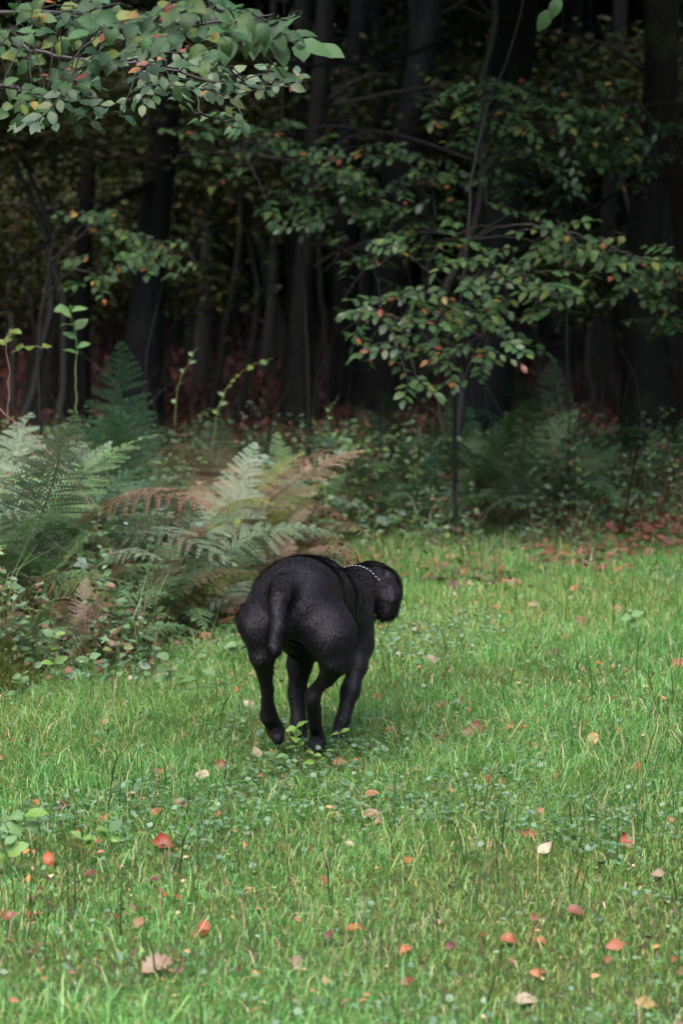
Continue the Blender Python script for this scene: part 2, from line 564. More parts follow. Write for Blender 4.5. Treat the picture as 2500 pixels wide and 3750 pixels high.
def crown_mesh(name, rx, rz, nq, s0, s1, cols, w_, seed=0, hollow=.3, clumps=26):
    g = np.random.default_rng(seed)
    ce = g.normal(size=(clumps, 3)); ce /= np.linalg.norm(ce, axis=1)[:, None]
    ce *= (g.random((clumps, 1)) ** .4) * np.array((rx, rx, rz)) * .8
    i = g.integers(0, clumps, nq)
    p = ce[i] + g.normal(size=(nq, 3)) * np.array((rx * .22, rx * .22, rz * .16))
    s = (s0 + (s1 - s0) * g.random(nq))[:, None]
    t = g.normal(size=(nq, 3)) * np.array((1, 1, .5)); t /= np.linalg.norm(t, axis=1)[:, None]
    r = g.normal(size=(nq, 3)); r = np.cross(t, r); r /= np.linalg.norm(r, axis=1)[:, None]
    V = np.stack([p - t * s * .5, p + r * s * .32, p + t * s * .5, p - r * s * .32], 1).reshape(-1, 3)
    F = (np.arange(nq) * 4)[:, None] + np.array([0, 1, 2, 3])
    cols = np.array(cols); w_ = np.array(w_, float) / sum(w_)
    c = cols[g.choice(len(cols), nq, p=w_)] * (1 + g.normal(0, .2, (nq, 1))).clip(.4, 1.7)
    return mesh(name, V, F, [M_wood], np.repeat(c, 4, 0), smooth=False)


GREENS = [(.045, .075, .02), (.06, .09, .025), (.035, .06, .02), (.10, .11, .025)]
CROWNS = [crown_mesh('crown', 3.2, 4.2, 4200, .22, .42, GREENS, [3, 3, 3, 1], s) for s in range(3)]
UNDER = [crown_mesh('crown', 1.1, .9, 2600, .05, .08, [(.032, .046, .014), (.044, .056, .016), (.070, .070, .018), (.09, .045, .02)], [4, 3, 2, .4], 10 + s, clumps=22) for s in range(4)]


def tree(top, base, r, label, group=None, H=11.0, m=None, crown=True, sides=12, limbs=()):
    ps = trunk_pts(top, base, H)
    b = ps[0].copy()
    e = empty('forest_tree', b, label, 'tree', group)
    rs = [r * (1.55 if i == 0 else 1.0 - .05 * i) for i in range(len(ps))]
    ps2 = [p - b for p in ps]
    cp = curve_pts(ps2, 3)
    rr = np.interp(np.linspace(0, len(rs) - 1, len(cp)), np.arange(len(rs)), rs)
    rr[0] *= 1.25; rr[1] *= 1.1
    V, F = tube(cp, rr, sides, .035, R.randrange(999))
    link('trunk', mesh('trunk', V, F, [m or M_bark]), e)
    if crown:
        c = link('crown', R.choice(CROWNS), e)
        c.location = ps2[-1] + Vector((0, 0, -1.0))
        c.rotation_euler = (0, 0, R.uniform(0, 6.28))
        c.scale = (1.05, 1.05, .95)
    if b.y < 26:
        for i in range(5):
            z = R.uniform(1.4, 4.2); j = min(len(cp) - 1, int(z / H * (len(cp) - 1)))
            a = R.uniform(-.5, 3.6); L_ = R.uniform(.5, 1.6)
            p0 = cp[j]
            dv = Vector((math.cos(a), .5 * math.sin(a), R.uniform(-.1, .5)))
            q = curve_pts([p0, p0 + dv * L_ * .4 + Vector((0, 0, .05)), p0 + dv * L_ * .75 + rv(.04), p0 + dv * L_ + Vector((0, 0, -.15)) + rv(.06)], 4, .006)
            V, F = tube(q, np.linspace(R.uniform(.008, .016), .002, len(q)), 5)
            link('branch', mesh('branch', V, F, [M_twig]), e)
    for lp in limbs:
        q = curve_pts([Vector(p) - b for p in lp[0]], 5, .008)
        V, F = tube(q, np.linspace(lp[1], lp[1] * .25, len(q)), 6, .05, 3)
        link('branch', mesh('branch', V, F, [m or M_bark]), e)
    return e


def S(x, y, Y): return P(x, y, Y)


tree(S(620, 300, 16), S(520, 1350, 16), .115, 'black leaning trunk behind the tall dark fern, left of the reddish clearing', limbs=[([S(600, 640, 16), S(380, 760, 15.6), S(60, 960, 15)], .03)])
tree(S(1905, 0, 14), S(1770, 1350, 14), .135, 'thickest black trunk in the upper right with the long bare branch', H=11,
     limbs=[([S(1880, 60, 14), S(1700, 110, 13.6), S(1600, 165, 13.2), S(1400, 215, 13), S(1180, 235, 12.8), S(960, 225, 12.6)], .022),
            ([S(1780, 1000, 14), S(2000, 860, 13.6), S(2300, 690, 13.3), S(2520, 640, 13)], .02),
            ([S(1770, 1290, 14), S(1960, 1290, 13.8), S(2150, 1210, 13.6)], .014)])
tree(S(2385, 0, 15), S(2385, 1350, 15), .115, 'mossy green edged trunk near the right edge of the wood', m=M_bark_moss)
tree(S(1560, 0, 20), S(1400, 1300, 20), .12, 'dark leaning trunk just left of the thickest trunk')
tree(S(1180, 0, 18), S(1110, 1350, 18), .075, 'slim black trunk right above the running dog')
tree(S(1310, 0, 21), S(1270, 1350, 21), .095, 'second dark trunk to the right of the clearing, straight')
tree(S(250, 400, 20), S(180, 1250, 20), .11, 'broad dark trunk at the left edge of the wood')
tree(S(375, 200, 17), S(310, 1200, 17), .06, 'slender leaning trunk between the two broad left trunks')
tree(S(2240, 0, 22), S(2200, 1200, 22), .075, 'thin trunk between the thickest and the mossy trunk', m=M_bark_pale)
tree(S(2470, 300, 18), S(2540, 1250, 18), .11, 'trunk cut by the right edge of the picture', m=M_bark_moss)
tree(S(1745, 500, 13), S(1690, 1150, 13), .028, 'thin grey sapling stem standing among the beech leaves', m=M_bark_pale, crown=False, H=3.4)
tree(S(760, 900, 24), S(745, 1250, 24), .06, 'thin grey trunk standing left of the reddish clearing', m=M_bark_pale)
tree(S(2090, 100, 24), S(2070, 1250, 24), .06, 'thin trunk just right of the thickest trunk')
tree(S(1000, 200, 26), S(985, 1050, 26), .05, 'thin far trunk behind the reddish clearing', m=M_bark_pale)

taken = [(-4, 5)]
k = 0
for t in range(900):
    y = 17 + 43 * R.random() ** .8
    x = R.uniform(-1, 1) * (y * K * 1250 + 3.2)
    if any((x - a) ** 2 + (y - b) ** 2 < 1.0 for a, b in taken): continue
    u = x / y / K + 1250
    if y < 30 and 830 < u < 1080: continue
    taken.append((x, y)); k += 1
    b = Vector((x, y, 0)); tp = Vector((x + R.gauss(0, .22), y, 4))
    mm, kind = R.choice([(M_bark, 'dark'), (M_bark, 'dark'), (M_bark_pale, 'grey'), (M_bark_moss, 'mossy')])
    tree(tp, b, R.uniform(.035, .11), 'slender %s trunk among the many trees deep in the wood' % kind, 'slender %s trunks deep in the wood' % kind,
         H=R.uniform(9, 12), m=mm, sides=8)
    if k >= 85: break


def understory(px, py, Y, sx, sz, label, v):
    c = S(px, py, Y)
    e = empty('understory_tree', (c.x + R.uniform(-.4, .4), Y, 0), label, 'tree')
    b = e.location
    q = curve_pts([Vector((0, 0, 0)), Vector((R.gauss(0, .1), 0, c.z * .5)), Vector((c.x - b.x, 0, c.z))], 5, .02)
    V, F = tube(q, np.linspace(.035, .012, len(q)), 6)
    link('trunk', mesh('trunk', V, F, [M_bark_pale]), e)
    o = link('crown', UNDER[v % 4], e)
    o.location = (c.x - b.x, 0, c.z); o.scale = (sx, sx, sz); o.rotation_euler = (0, 0, R.uniform(0, 6))


for i in range(9):
    understory(R.uniform(-100, 2600), R.uniform(100, 1000), R.uniform(15.5, 27), R.uniform(.8, 1.3), R.uniform(.5, 1.0), ['dim green', 'olive', 'dull yellow green', 'dark green'][i % 4] +
               ' small tree in the shade ' + ['behind the leaning left trunk', 'over the reddish clearing', 'behind the middle beech leaves', 'left of the thickest trunk', 'right of the thickest trunk', 'beside the mossy trunk',
                'between the first trunks at the left', 'behind the dark triangular fern', 'high above the running dog', 'near the right edge', 'at the top between slim trunks', 'under the long bare branch',
                'far back above the green ferns', 'behind the slim black trunk', 'at the upper left edge', 'low behind the hanging beech'][i], i)
for i, a in enumerate([(850, 520, 19, 1.0, 1.1, 'yellow green bushy tree blurred behind the near beech branch'),
                       (1500, 330, 22, 1.0, 1.2, 'dim green foliage between the slim trunks at the top'),
                       (1150, 700, 24, 1.1, .8, 'dim small tree behind the middle of the beech leaves'),
                       (2180, 330, 19, 1.1, .7, 'yellowing small tree with orange leaves between the right trunks'),
                       (2480, 420, 21, 1.0, .9, 'dim green small tree at the upper right edge'),
                       (120, 420, 20, 1.2, 1.3, 'dim green small tree hidden behind the near leaves at top left'),
                       (520, 120, 22, 1.3, .9, 'olive foliage of a small tree above the near leaves'),
                       (60, 860, 18, .8, .9, 'dull green small tree at the left edge of the wood'),
                       (1400, 60, 26, 1.5, .9, 'far olive foliage at the top centre between trunks'),
                       (1950, 560, 24, 1.3, 1.0, 'far dim foliage behind the right beech leaves')]):
    understory(*a, i)


def far_wood():
    # dense trees at the back and an added unseen ring round the clearing, one uncounted mass
    g = N
    P_ = []
    n = 52000
    y = 50 + 26 * g.random(n); x = (g.random(n) * 2 - 1) * 26; z = 20 * g.random(n) ** 1.35
    P_.append((np.stack([x, y, z], -1), .3 + .4 * g.random(n)))
    n = 22000   # unseen ring beside and behind the camera, added to keep sky light off the wood
    a = g.uniform(rad(-248), rad(68), n)
    rr = g.uniform(12, 19, n)
    P_.append((np.stack([np.cos(a) * rr, 2 + np.sin(a) * rr, 9.5 * g.random(n) ** .8], -1), .35 + .4 * g.random(n)))
    n = 12000   # side walls of the wood
    s = np.where(g.random(n) < .5, -1, 1)
    P_.append((np.stack([s * g.uniform(11, 16, n), g.uniform(12, 56, n), 16 * g.random(n)], -1), .35 + .4 * g.random(n)))
    p = np.concatenate([a for a, _ in P_]); s = np.concatenate([b for _, b in P_])[:, None]
    n = len(p)
    t = g.normal(size=(n, 3)); t /= np.linalg.norm(t, axis=1)[:, None]
    r = np.cross(t, g.normal(size=(n, 3))); r /= np.linalg.norm(r, axis=1)[:, None]
    V = np.stack([p - t * s, p + r * s * .6, p + t * s, p - r * s * .6], 1).reshape(-1, 3)
    F = (np.arange(n) * 4)[:, None] + np.array([0, 1, 2, 3])
    c = mixc(GREENS + [(.11, .09, .03)], [3, 3, 3, 1, .6], n) * 1.3
    tag(link('surrounding_wood', mesh('surrounding_wood', V, F, [M_wood], np.repeat(c, 4, 0), smooth=False)),
        'dense dark wood closing the view behind the trunks, plus an unseen ring added to shade the wood', 'wood', kind='stuff')


far_wood()


# ------------------------------------------------------------------ leafy beech branches
def beech(name, root, label, trunk, branches, clusters, size, weights, cat='tree', nleaf=(6, 9), budget=300, facing=.8, tr=.011, twig_r=.0022, dens=1.0, crown=None, spread=1.0):
    """trunk, branches: lists of world points; clusters: (cx, cy, rx, ry, sprays, Y) in picture-sized units"""
    e = empty(name, root, label, cat)
    r0 = Vector(root)
    if trunk:
        q = curve_pts([Vector(p) - r0 for p in trunk], 6, .004)
        V, F = tube(q, np.linspace(tr, tr * .35, len(q)), 8, .04, 5)
        link('trunk', mesh('trunk', V, F, [M_bark_dark]), e)
    if crown:
        o = link('crown', R.choice(CROWNS), e)  # unseen foliage overhead, added to shade the bank and the grass edge
        o.location = Vector(crown) - r0; o.scale = (.68, .68, .36); o.rotation_euler = (0, 0, R.uniform(0, 6))
    nodes = []
    for br in branches:
        q = curve_pts(br, 6, .006)
        nodes += q
        V, F = tube([p - r0 for p in q], np.linspace(tr * .42, twig_r * 1.2, len(q)), 6, .06, 5)
        link('branch', mesh('branch', V, F, [M_twig]), e)
    cnt = 0
    nd = np.array([tuple(p) for p in nodes])
    extra = MB()
    nex = 0
    for cl in clusters:
        cx, cy, rx, ry, ns, Y = cl[:6]
        scl = cl[6] if len(cl) > 6 else 1.0
        for i in range(int(round(ns * dens))):
            a = R.uniform(0, 6.28); rr = math.sqrt(R.random())
            tip = D(cx + spread * rx * rr * math.cos(a), cy + spread * 1.15 * ry * rr * math.sin(a), Y + R.gauss(0, .28))
            dst = ((nd - np.array(tuple(tip))) ** 2).sum(1)
            base = nodes[int(np.argmin(dst))]
            dirn = (tip - base)
            h = Vector((dirn.x, dirn.y * .5, dirn.z * .25 - .03)) + Vector((R.gauss(0, .25), R.gauss(0, .25), R.gauss(0, .05)))
            h.normalize()
            nl = R.randint(*nleaf)
            gap = size * scl * .46
            st = tip - h * gap * nl * .5
            mid = base.lerp(st, .5) + Vector((0, 0, .25 * (st - base).length * .3))
            pts = curve_pts([base, mid, st], 4, .004)
            tw = []
            p = st.copy(); hd = h.copy()
            for j in range(nl):
                tw.append(p.copy())
                p = p + hd * gap
                hd = (hd + Vector((0, 0, -.05)) + rv(.07)).normalized()
            tw.append(p.copy())
            V, F = tube([q - r0 for q in pts + tw[1:]], np.linspace(twig_r * 1.5, twig_r * .45, len(pts) + nl), 5)
            link('twig', mesh('twig', V, F, [M_twig]), e)
            nrm = Vector((R.gauss(0, .22), -facing + R.gauss(0, .25), 1.0)).normalized()
            for j in range(nl):
                side = 1 if j % 2 else -1
                ax = (tw[j + 1] - tw[j]).normalized()
                sv = ax.cross(nrm).normalized() * side
                ld = (ax * R.uniform(.45, .9) + sv * R.uniform(.7, 1.1) + Vector((0, 0, -.18)) + rv(.12))
                if j == nl - 1: ld = ax + rv(.1)
                nn = (nrm + rv(.22)).normalized()
                s = size * scl * R.uniform(.72, 1.15)
                k = pick(weights) if scl < 1.9 else 'green'
                if k in ('orange', 'rust', 'yellow'): s *= .75
                pos = tw[j] + ld.normalized() * s * .12
                M = basis(pos - r0, ld, nn, s)
                if cnt < budget:
                    link('leaf', R.choice(LEAFM[k]), e, M); cnt += 1
                else:
                    me = R.choice(LEAFM[k])
                    extra_list.append((M, k, e))
    return e


extra_list = []
WT = [('dark', 36), ('green', 36), ('mid', 14), ('lime', 5), ('yellow', 1.5), ('orange', 2.2), ('rust', 2.2)]
WN = [('dark', 34), ('green', 40), ('mid', 12), ('lime', 6), ('yellow', 1.5), ('orange', 2.5), ('rust', 3)]
WD = [('dark', 50), ('green', 30), ('mid', 12), ('lime', 5), ('yellow', 1), ('orange', 2), ('rust', 2)]

# near branches hanging in at the top left
tx, ty = -2.3, 6.3
beech('overhanging_beech', (tx, ty, 0), 'near beech whose leafy branches hang into the top left corner',
      [(tx, ty, -.05), (tx + .05, ty, 1.6), (tx - .03, ty + .05, 3.2), (tx, ty, 5.5)],
      [[(tx, ty, 2.05), D(-120, 30, 6.2), D(100, 30, 6.0), D(330, 60, 5.8), D(520, 50, 5.7), D(650, 60, 5.7)],
       [(tx, ty, 1.9), D(-150, 60, 6.8), D(30, 105, 6.6), D(150, 130, 6.5), D(350, 150, 6.4), D(520, 190, 6.4), D(670, 200, 6.3)],
       [(tx, ty, 1.75), D(-100, 200, 6.6), D(60, 215, 6.4), D(170, 235, 6.3)],
       [D(330, 150, 6.4), D(400, 220, 6.8), D(470, 270, 7.0), D(560, 280, 7.2)]],
      [(40, 50, 60, 45, 2, 5.9, 1.1), (130, 20, 80, 25, 3, 5.9, 1.1), (230, 40, 70, 30, 4, 5.8, 1.1), (330, 50, 80, 35, 5, 5.8, 1.15), (450, 40, 80, 30, 4, 5.7, 1.2),
       (560, 55, 50, 25, 3, 5.7, 1.45), (635, 70, 28, 16, 1.6, 5.7, 1.92), (60, 160, 60, 40, 3, 6.3, 1.1), (160, 160, 50, 60, 4, 6.2, 1.1),
       (90, 235, 60, 35, 3, 6.3, 1.1), (180, 230, 40, 40, 3, 6.3, 1.1), (60, 285, 50, 25, 1, 6.4, 1.1), (280, 240, 60, 30, 1.5, 6.6), (300, 120, 80, 30, 4, 6.1, 1.1), (400, 130, 70, 35, 4, 6.1), (500, 160, 70, 30, 4, 6.2),
       (640, 175, 45, 22, 3, 6.3), (550, 205, 60, 20, 2, 6.4), (400, 215, 70, 30, 3, 6.8), (520, 270, 60, 20, 2, 7.2)],
      .043, WN, nleaf=(4, 7), budget=300, facing=1.0, tr=.020, twig_r=.0016, dens=1.75)

# small twig entering at the top right
beech('overhanging_twig', D(1330, -160, 5.6), 'leafy twig hanging in at the top edge over the thickest trunk',
      None, [[D(1330, -160, 5.6), D(1290, -80, 5.6), D(1262, -20, 5.6)]], [(1265, 10, 6, 4, 1, 5.6, 1.0)], .056, [('green', 1)], cat='branch', nleaf=(4, 4), facing=1.3, tr=.012)

beech('young_beech', (1.2, 12.6, 0), 'young beech with high leaf tiers in front of the right trunks',
      [(1.2, 12.6, -.05), D(1300, 700, 12.6), D(1296, 400, 12.6), D(1290, 200, 12.6), D(1290, -60, 12.6), (1.1, 12.6, 5)],
      [[D(1300, 400, 12.6), D(1240, 300, 12.3), D(1120, 230, 12.1), D(1020, 215, 12)],
       [D(1292, 260, 12.6), D(1330, 220, 12.4), D(1420, 230, 12.3), D(1480, 250, 12.3)],
       [D(1300, 420, 12.6), D(1400, 400, 12.9), D(1540, 370, 13.0)],
       [D(1310, 500, 12.6), D(1220, 420, 12.3), D(1120, 330, 12.1), D(1060, 300, 12)]],
      [(1200, 235, 90, 25, 5, 12.1), (1090, 205, 60, 14, 3, 12), (1330, 240, 90, 25, 5, 12.2), (1240, 300, 120, 35, 8, 12.1), (1090, 285, 60, 35, 4, 12.0),
       (1350, 310, 80, 30, 5, 12.2), (1300, 380, 100, 35, 6, 12.4), (1480, 350, 70, 40, 6, 13), (1190, 400, 60, 35, 3, 12.2)],
      .058, WT, budget=300, facing=.5, dens=2.7, spread=2.0, crown=(1.6, 11.6, 4.7))
beech('young_beech', (.53, 11.3, 0), 'young beech hanging low over the ferns behind the dog, lower centre',
      [(.53, 11.3, -.05), D(1048, 850, 11.3), D(1068, 600, 11.3), D(1085, 400, 11.4), D(1125, 230, 11.6), D(1195, 30, 11.9), (1.15, 12.2, 4)],
      [[D(1070, 560, 11.3), D(1160, 520, 11.1), D(1300, 530, 11), D(1500, 605, 10.9)],
       [D(1060, 640, 11.3), D(1140, 640, 11), D(1250, 680, 10.9)],
       [D(1050, 760, 11.3), D(960, 740, 11), D(880, 730, 10.9)],
       [D(1055, 700, 11.3), D(980, 620, 11.1), D(900, 560, 11.2)],
       [D(1045, 800, 11.3), D(1080, 770, 11), D(1130, 770, 10.9)]],
      [(1150, 560, 90, 40, 6, 11), (1300, 560, 90, 22, 4, 10.9), (1440, 585, 60, 12, 3, 10.8), (1130, 660, 120, 40, 7, 11), (1250, 670, 60, 40, 3, 10.9),
       (1060, 790, 80, 30, 5, 10.9), (930, 740, 90, 35, 5, 10.9), (950, 640, 70, 45, 4, 11), (940, 840, 50, 30, 3, 10.8), (1100, 730, 70, 30, 3, 10.9)],
      .058, WT, budget=300, facing=.5, dens=2.7, spread=2.0, crown=(.4, 11.3, 4.7))
beech('young_beech', (-.16, 12.4, 0), 'young beech whose leaves spread across the middle between the dark trunks',
      [(-.16, 12.4, -.05), D(706, 800, 12.4), D(690, 560, 12.4), D(655, 400, 12.4), D(650, 100, 12.4), (-.25, 12.6, 4.4)],
      [[D(640, 400, 12.4), D(560, 340, 12), D(450, 310, 11.8)],
       [D(690, 540, 12.4), D(800, 480, 12), D(920, 430, 12), D(1000, 410, 12)],
       [D(660, 450, 12.4), D(740, 420, 12.1), D(850, 380, 12)],
       [D(700, 560, 12.4), D(830, 570, 12), D(920, 560, 12)]],
      [(530, 325, 70, 22, 4, 11.9), (620, 400, 80, 35, 5, 12), (730, 440, 80, 35, 6, 12), (800, 510, 90, 40, 7, 12), (880, 580, 60, 40, 4, 12),
       (890, 410, 60, 40, 4, 12), (970, 480, 50, 50, 5, 12), (1000, 400, 40, 30, 2, 12), (640, 330, 60, 25, 2, 12.2)],
      .057, WD, budget=300, facing=.5, dens=2.8, spread=2.1, crown=(-.3, 12.4, 4.8))
beech('beech_sapling', (-1.5, 12.2, 0), 'small beech sapling with drooping leaves at the left, above the tall ferns',
      [(-1.5, 12.2, -.05), D(90, 800, 12.2), D(110, 640, 12.2), D(130, 500, 12.2)],
      [[D(115, 600, 12.2), D(220, 520, 12), D(300, 540, 12), D(400, 580, 11.9)], [D(105, 680, 12.2), D(170, 620, 12), D(240, 640, 12)]],
      [(230, 505, 50, 18, 3, 12), (340, 570, 50, 20, 3, 12), (380, 615, 40, 18, 2, 11.9), (240, 590, 60, 25, 4, 12), (200, 650, 40, 20, 2, 12)],
      .054, WT, budget=300, facing=.7, dens=2.2, spread=1.4, crown=(-1.6, 12.2, 4.9))
beech('beech_sapling', (1.9, 12.0, 0), 'dim beech sapling with grey green leaves at the right edge',
      [(1.9, 12.0, -.05), D(1640, 800, 12.0), D(1630, 560, 12.0)],
      [[D(1632, 600, 12.0), D(1560, 630, 12), D(1490, 640, 12)], [D(1636, 700, 12.0), D(1540, 730, 12), D(1480, 740, 12)]],
      [(1530, 640, 45, 25, 4, 12), (1470, 680, 40, 12, 2, 12), (1500, 735, 50, 14, 2, 12)], .055, WD, budget=300, facing=.6, dens=3.5, spread=1.9, crown=(2.9, 10.9, 4.6))

# leaves past the limit join their tree as one part
byt = {}
for M, k, e in extra_list:
    byt.setdefault(e.name, (e, []))[1].append((M, k))
for nm, (e, lst) in byt.items():
    mb = MB()
    for M, k in lst:
        me = LEAFM[k][0]
        V = np.array([tuple(M @ v.co) for v in me.vertices])
        F = np.array([tuple(p.vertices) for p in me.polygons])
        mb.add(V, F, LEAFC[k])
    tag(link('small_leaves', mb.mesh('small_leaves', [M_under]), e), kind='stuff')


# ------------------------------------------------------------------ ferns
def fern_mat(name, c, tr=.3):
    return mat(name, c, rough=.5, spec=.35, trans=tr, var=.25, huevar=.015)


FM = {'green': fern_mat('fern_green', (.095, .165, .07)), 'deep': fern_mat('fern_deep', (.062, .130, .072)), 'pale': fern_mat('fern_pale', (.135, .185, .115)),
      'yellow': fern_mat('fern_yellow', (.15, .17, .055)), 'brown': fern_mat('fern_brown', (.135, .080, .052)), 'tan': fern_mat('fern_tan', (.21, .155, .10))}


def frond_mesh(m, seed, arch=1.0, npin=22, width=.30, stipe=.3):
    """a bipinnate frond one unit long: rises along z and arcs over towards y"""
    g = np.random.default_rng(seed)
    V = []; F = []

    def centre(t):
        return np.array((0.02 * math.sin(t * 5 + seed), .75 * arch * t ** 2.2 * .9, t - .38 * arch * t ** 3))

    def add(p, q, wv, w0):
        i = len(V)
        V.extend([p, p + (q - p) * .4 + wv * w0, q, p + (q - p) * .4 - wv * w0])
        F.append((i, i + 1, i + 2, i + 3))
    for i in range(12):
        a, b = centre(i / 12), centre((i + 1) / 12)
        k = len(V); r = .006 * (1 - i / 14)
        V.extend([a + (-r, 0, 0), a + (r, 0, 0), b + (r * .9, 0, 0), b + (-r * .9, 0, 0)]); F.append((k, k + 1, k + 2, k + 3))
        k = len(V)
        V.extend([a + (0, -r, 0), a + (0, r, 0), b + (0, r * .9, 0), b + (0, -r * .9, 0)]); F.append((k, k + 1, k + 2, k + 3))
    for i in range(npin):
        s = i / (npin - 1)
        t = stipe + (1 - stipe) * (s ** .9) * .985
        c = centre(t); d = nz(centre(min(1, t + .02)) - centre(t - .02))
        nrm = nz(np.cross((1, 0, 0), d))
        Lp = width * (1 - s) ** .8 * (0.75 + .25 * min(1, s * 5)) + .015
        for side in (-1, 1):
            if g.random() < .04: continue
            ax = nz(np.array((side, 0, 0)) + d * (.35 + .3 * s) + g.normal(0, .08, 3))
            droop = -.3 * arch
            npn = max(3, int(Lp / .0135))
            for j in range(npn):
                q = j / npn
                pc = c + ax * Lp * q + np.array((0, 0, droop * Lp * q * q))
                ln = .018 * (1 - q) ** .6 * (.5 + Lp / width * .6) + .005
                pd = nz(d - ax * (d @ ax))
                for s2 in (-1, 1):
                    o = nz(pd * s2 + ax * .4 + nrm * g.normal(0, .15))
                    add(pc, pc + o * ln, ax, .0058)
            add(c, c + ax * Lp + np.array((0, 0, droop * Lp)), pd, .003)
    return mesh('frond', np.array(V), np.array(F), [m], smooth=False)


FR = {}
for k in FM:
    FR[k] = [frond_mesh(FM[k], s, arch=.35 + .25 * s, width=.22 + .02 * s, npin=19) for s in range(4)]


def fern(pos, h, nf, kinds, label, spread=1.0, fixed=()):
    e = empty('fern', pos, label, 'fern')
    a0 = R.uniform(0, 6.28)
    nf = int(nf * 2.1)
    for i in range(nf):
        k = pick(kinds)
        o = link('frond', R.choice(FR[k]), e)
        s = h * R.uniform(.45, 1.15)
        o.scale = (s, s, s)
        o.rotation_euler = (R.uniform(-.05, .5) * -spread, R.gauss(0, .22), a0 + i * 6.28 / nf + R.gauss(0, .3))
        o.location = (R.gauss(0, .03), R.gauss(0, .03), 0)
    for (rx, ry, rz, s, k, v) in fixed:
        o = link('frond', FR[k][v], e)
        o.scale = (s, s, s); o.rotation_euler = (rx, ry, rz)
    return e


GR = [('green', 3), ('pale', 6), ('deep', 1), ('brown', .7)]
BRN = [('brown', 4), ('tan', 3), ('green', 1), ('yellow', 1)]
MIX = [('pale', 4), ('green', 3), ('brown', 1.3), ('yellow', 1.5), ('tan', 1)]
DG = [('deep', 5), ('green', 3)]
ferns = [
    (20, 8.9, .95, 8, GR, 'tall pale bracken rising at the left edge with silvery drooping fronds'),
    (190, 9.2, .95, 8, GR, 'tall bracken with a deep green upright frond near the left edge'),
    (330, 9.0, .80, 8, [('pale', 6), ('green', 2)], 'silvery pale bracken spreading below the slender leafy shoot'),
    (120, 8.7, .70, 7, MIX, 'low bracken with brown stems at the left edge above the moss'),
    (560, 9.6, .80, 8, [('pale', 5), ('green', 2), ('yellow', 1)], 'pale bracken arching right in the middle of the left bank'),
    (460, 8.9, .62, 7, MIX, 'half brown bracken low in the left bank'),
    (700, 9.6, .72, 7, MIX, 'mixed green and rusty bracken left of the dog'),
    (880, 10.0, .72, 7, BRN, 'rusty brown bracken directly above the rump of the dog'),
    (1020, 10.3, .66, 7, BRN, 'dead brown bracken with one long frond pointing right'),
    (800, 9.4, .50, 6, BRN, 'low dead bracken beside the dog, on the left'),
    (300, 8.6, .45, 6, BRN, 'flattened dead bracken at the foot of the left bank'),
    (620, 8.8, .42, 6, BRN, 'crushed brown bracken lying at the grass edge, left of centre'),
    (1150, 11.2, .55, 6, MIX, 'thin bracken between the brown patch and the green ferns'),
    (700, 11.3, .72, 6, MIX, 'bracken with yellow tips standing before the dark wood'),
    (60, 8.05, .38, 5, MIX, 'lowest fern fronds beside the moss at the left edge'),
    (260, 8.15, .34, 5, BRN, 'withered low fern sprawling onto the grass at the left'),
    (420, 8.35, .36, 5, [('green', 2), ('brown', 2)], 'small mixed fern sprawling at the foot of the left bank'),
    (-40, 8.6, .80, 6, GR, 'pale bracken cut by the left edge, in front'),
    (90, 8.9, .85, 6, MIX, 'mixed bracken with crossing fronds near the left edge'),
    (260, 8.75, .70, 6, GR, 'grey green bracken arching over the dead stems'),
    (400, 9.5, .85, 6, GR, 'full green bracken below the dark triangular fern'),
    (520, 8.7, .55, 6, MIX, 'mixed bracken in the middle of the bank foot'),
    (640, 9.2, .70, 6, GR, 'pale bracken with short fronds left of the rusty bracken'),
    (760, 8.9, .48, 6, MIX, 'low half brown bracken left of the hip of the dog'),
    (940, 10.9, .62, 6, MIX, 'bracken standing behind the rusty patch'),
    (30, 9.9, .95, 7, [('pale', 3), ('green', 3), ('brown', 1)], 'highest bracken at the left edge in front of the trunks'),
    (1000, 9.7, .36, 6, BRN, 'small withered bracken just behind the dog'),
]
for (px, Y, h, nf, kk, lab) in ferns:
    x = (px - 1250) * K * Y
    fern((x, Y, ground_z(x, Y)), h, nf, kk, lab)
# the dark triangular fern standing alone against the wood
x = (440 - 1250) * K * 10.8
fern((x, 10.8, 0), .8, 5, DG, 'dark green triangular fern standing against the black trunk', fixed=[(.1, .0, math.pi, 1.12, 'deep', 0), (.05, .25, math.pi + .5, .95, 'deep', 1), (.05, -.25, math.pi - .5, .9, 'deep', 0)])
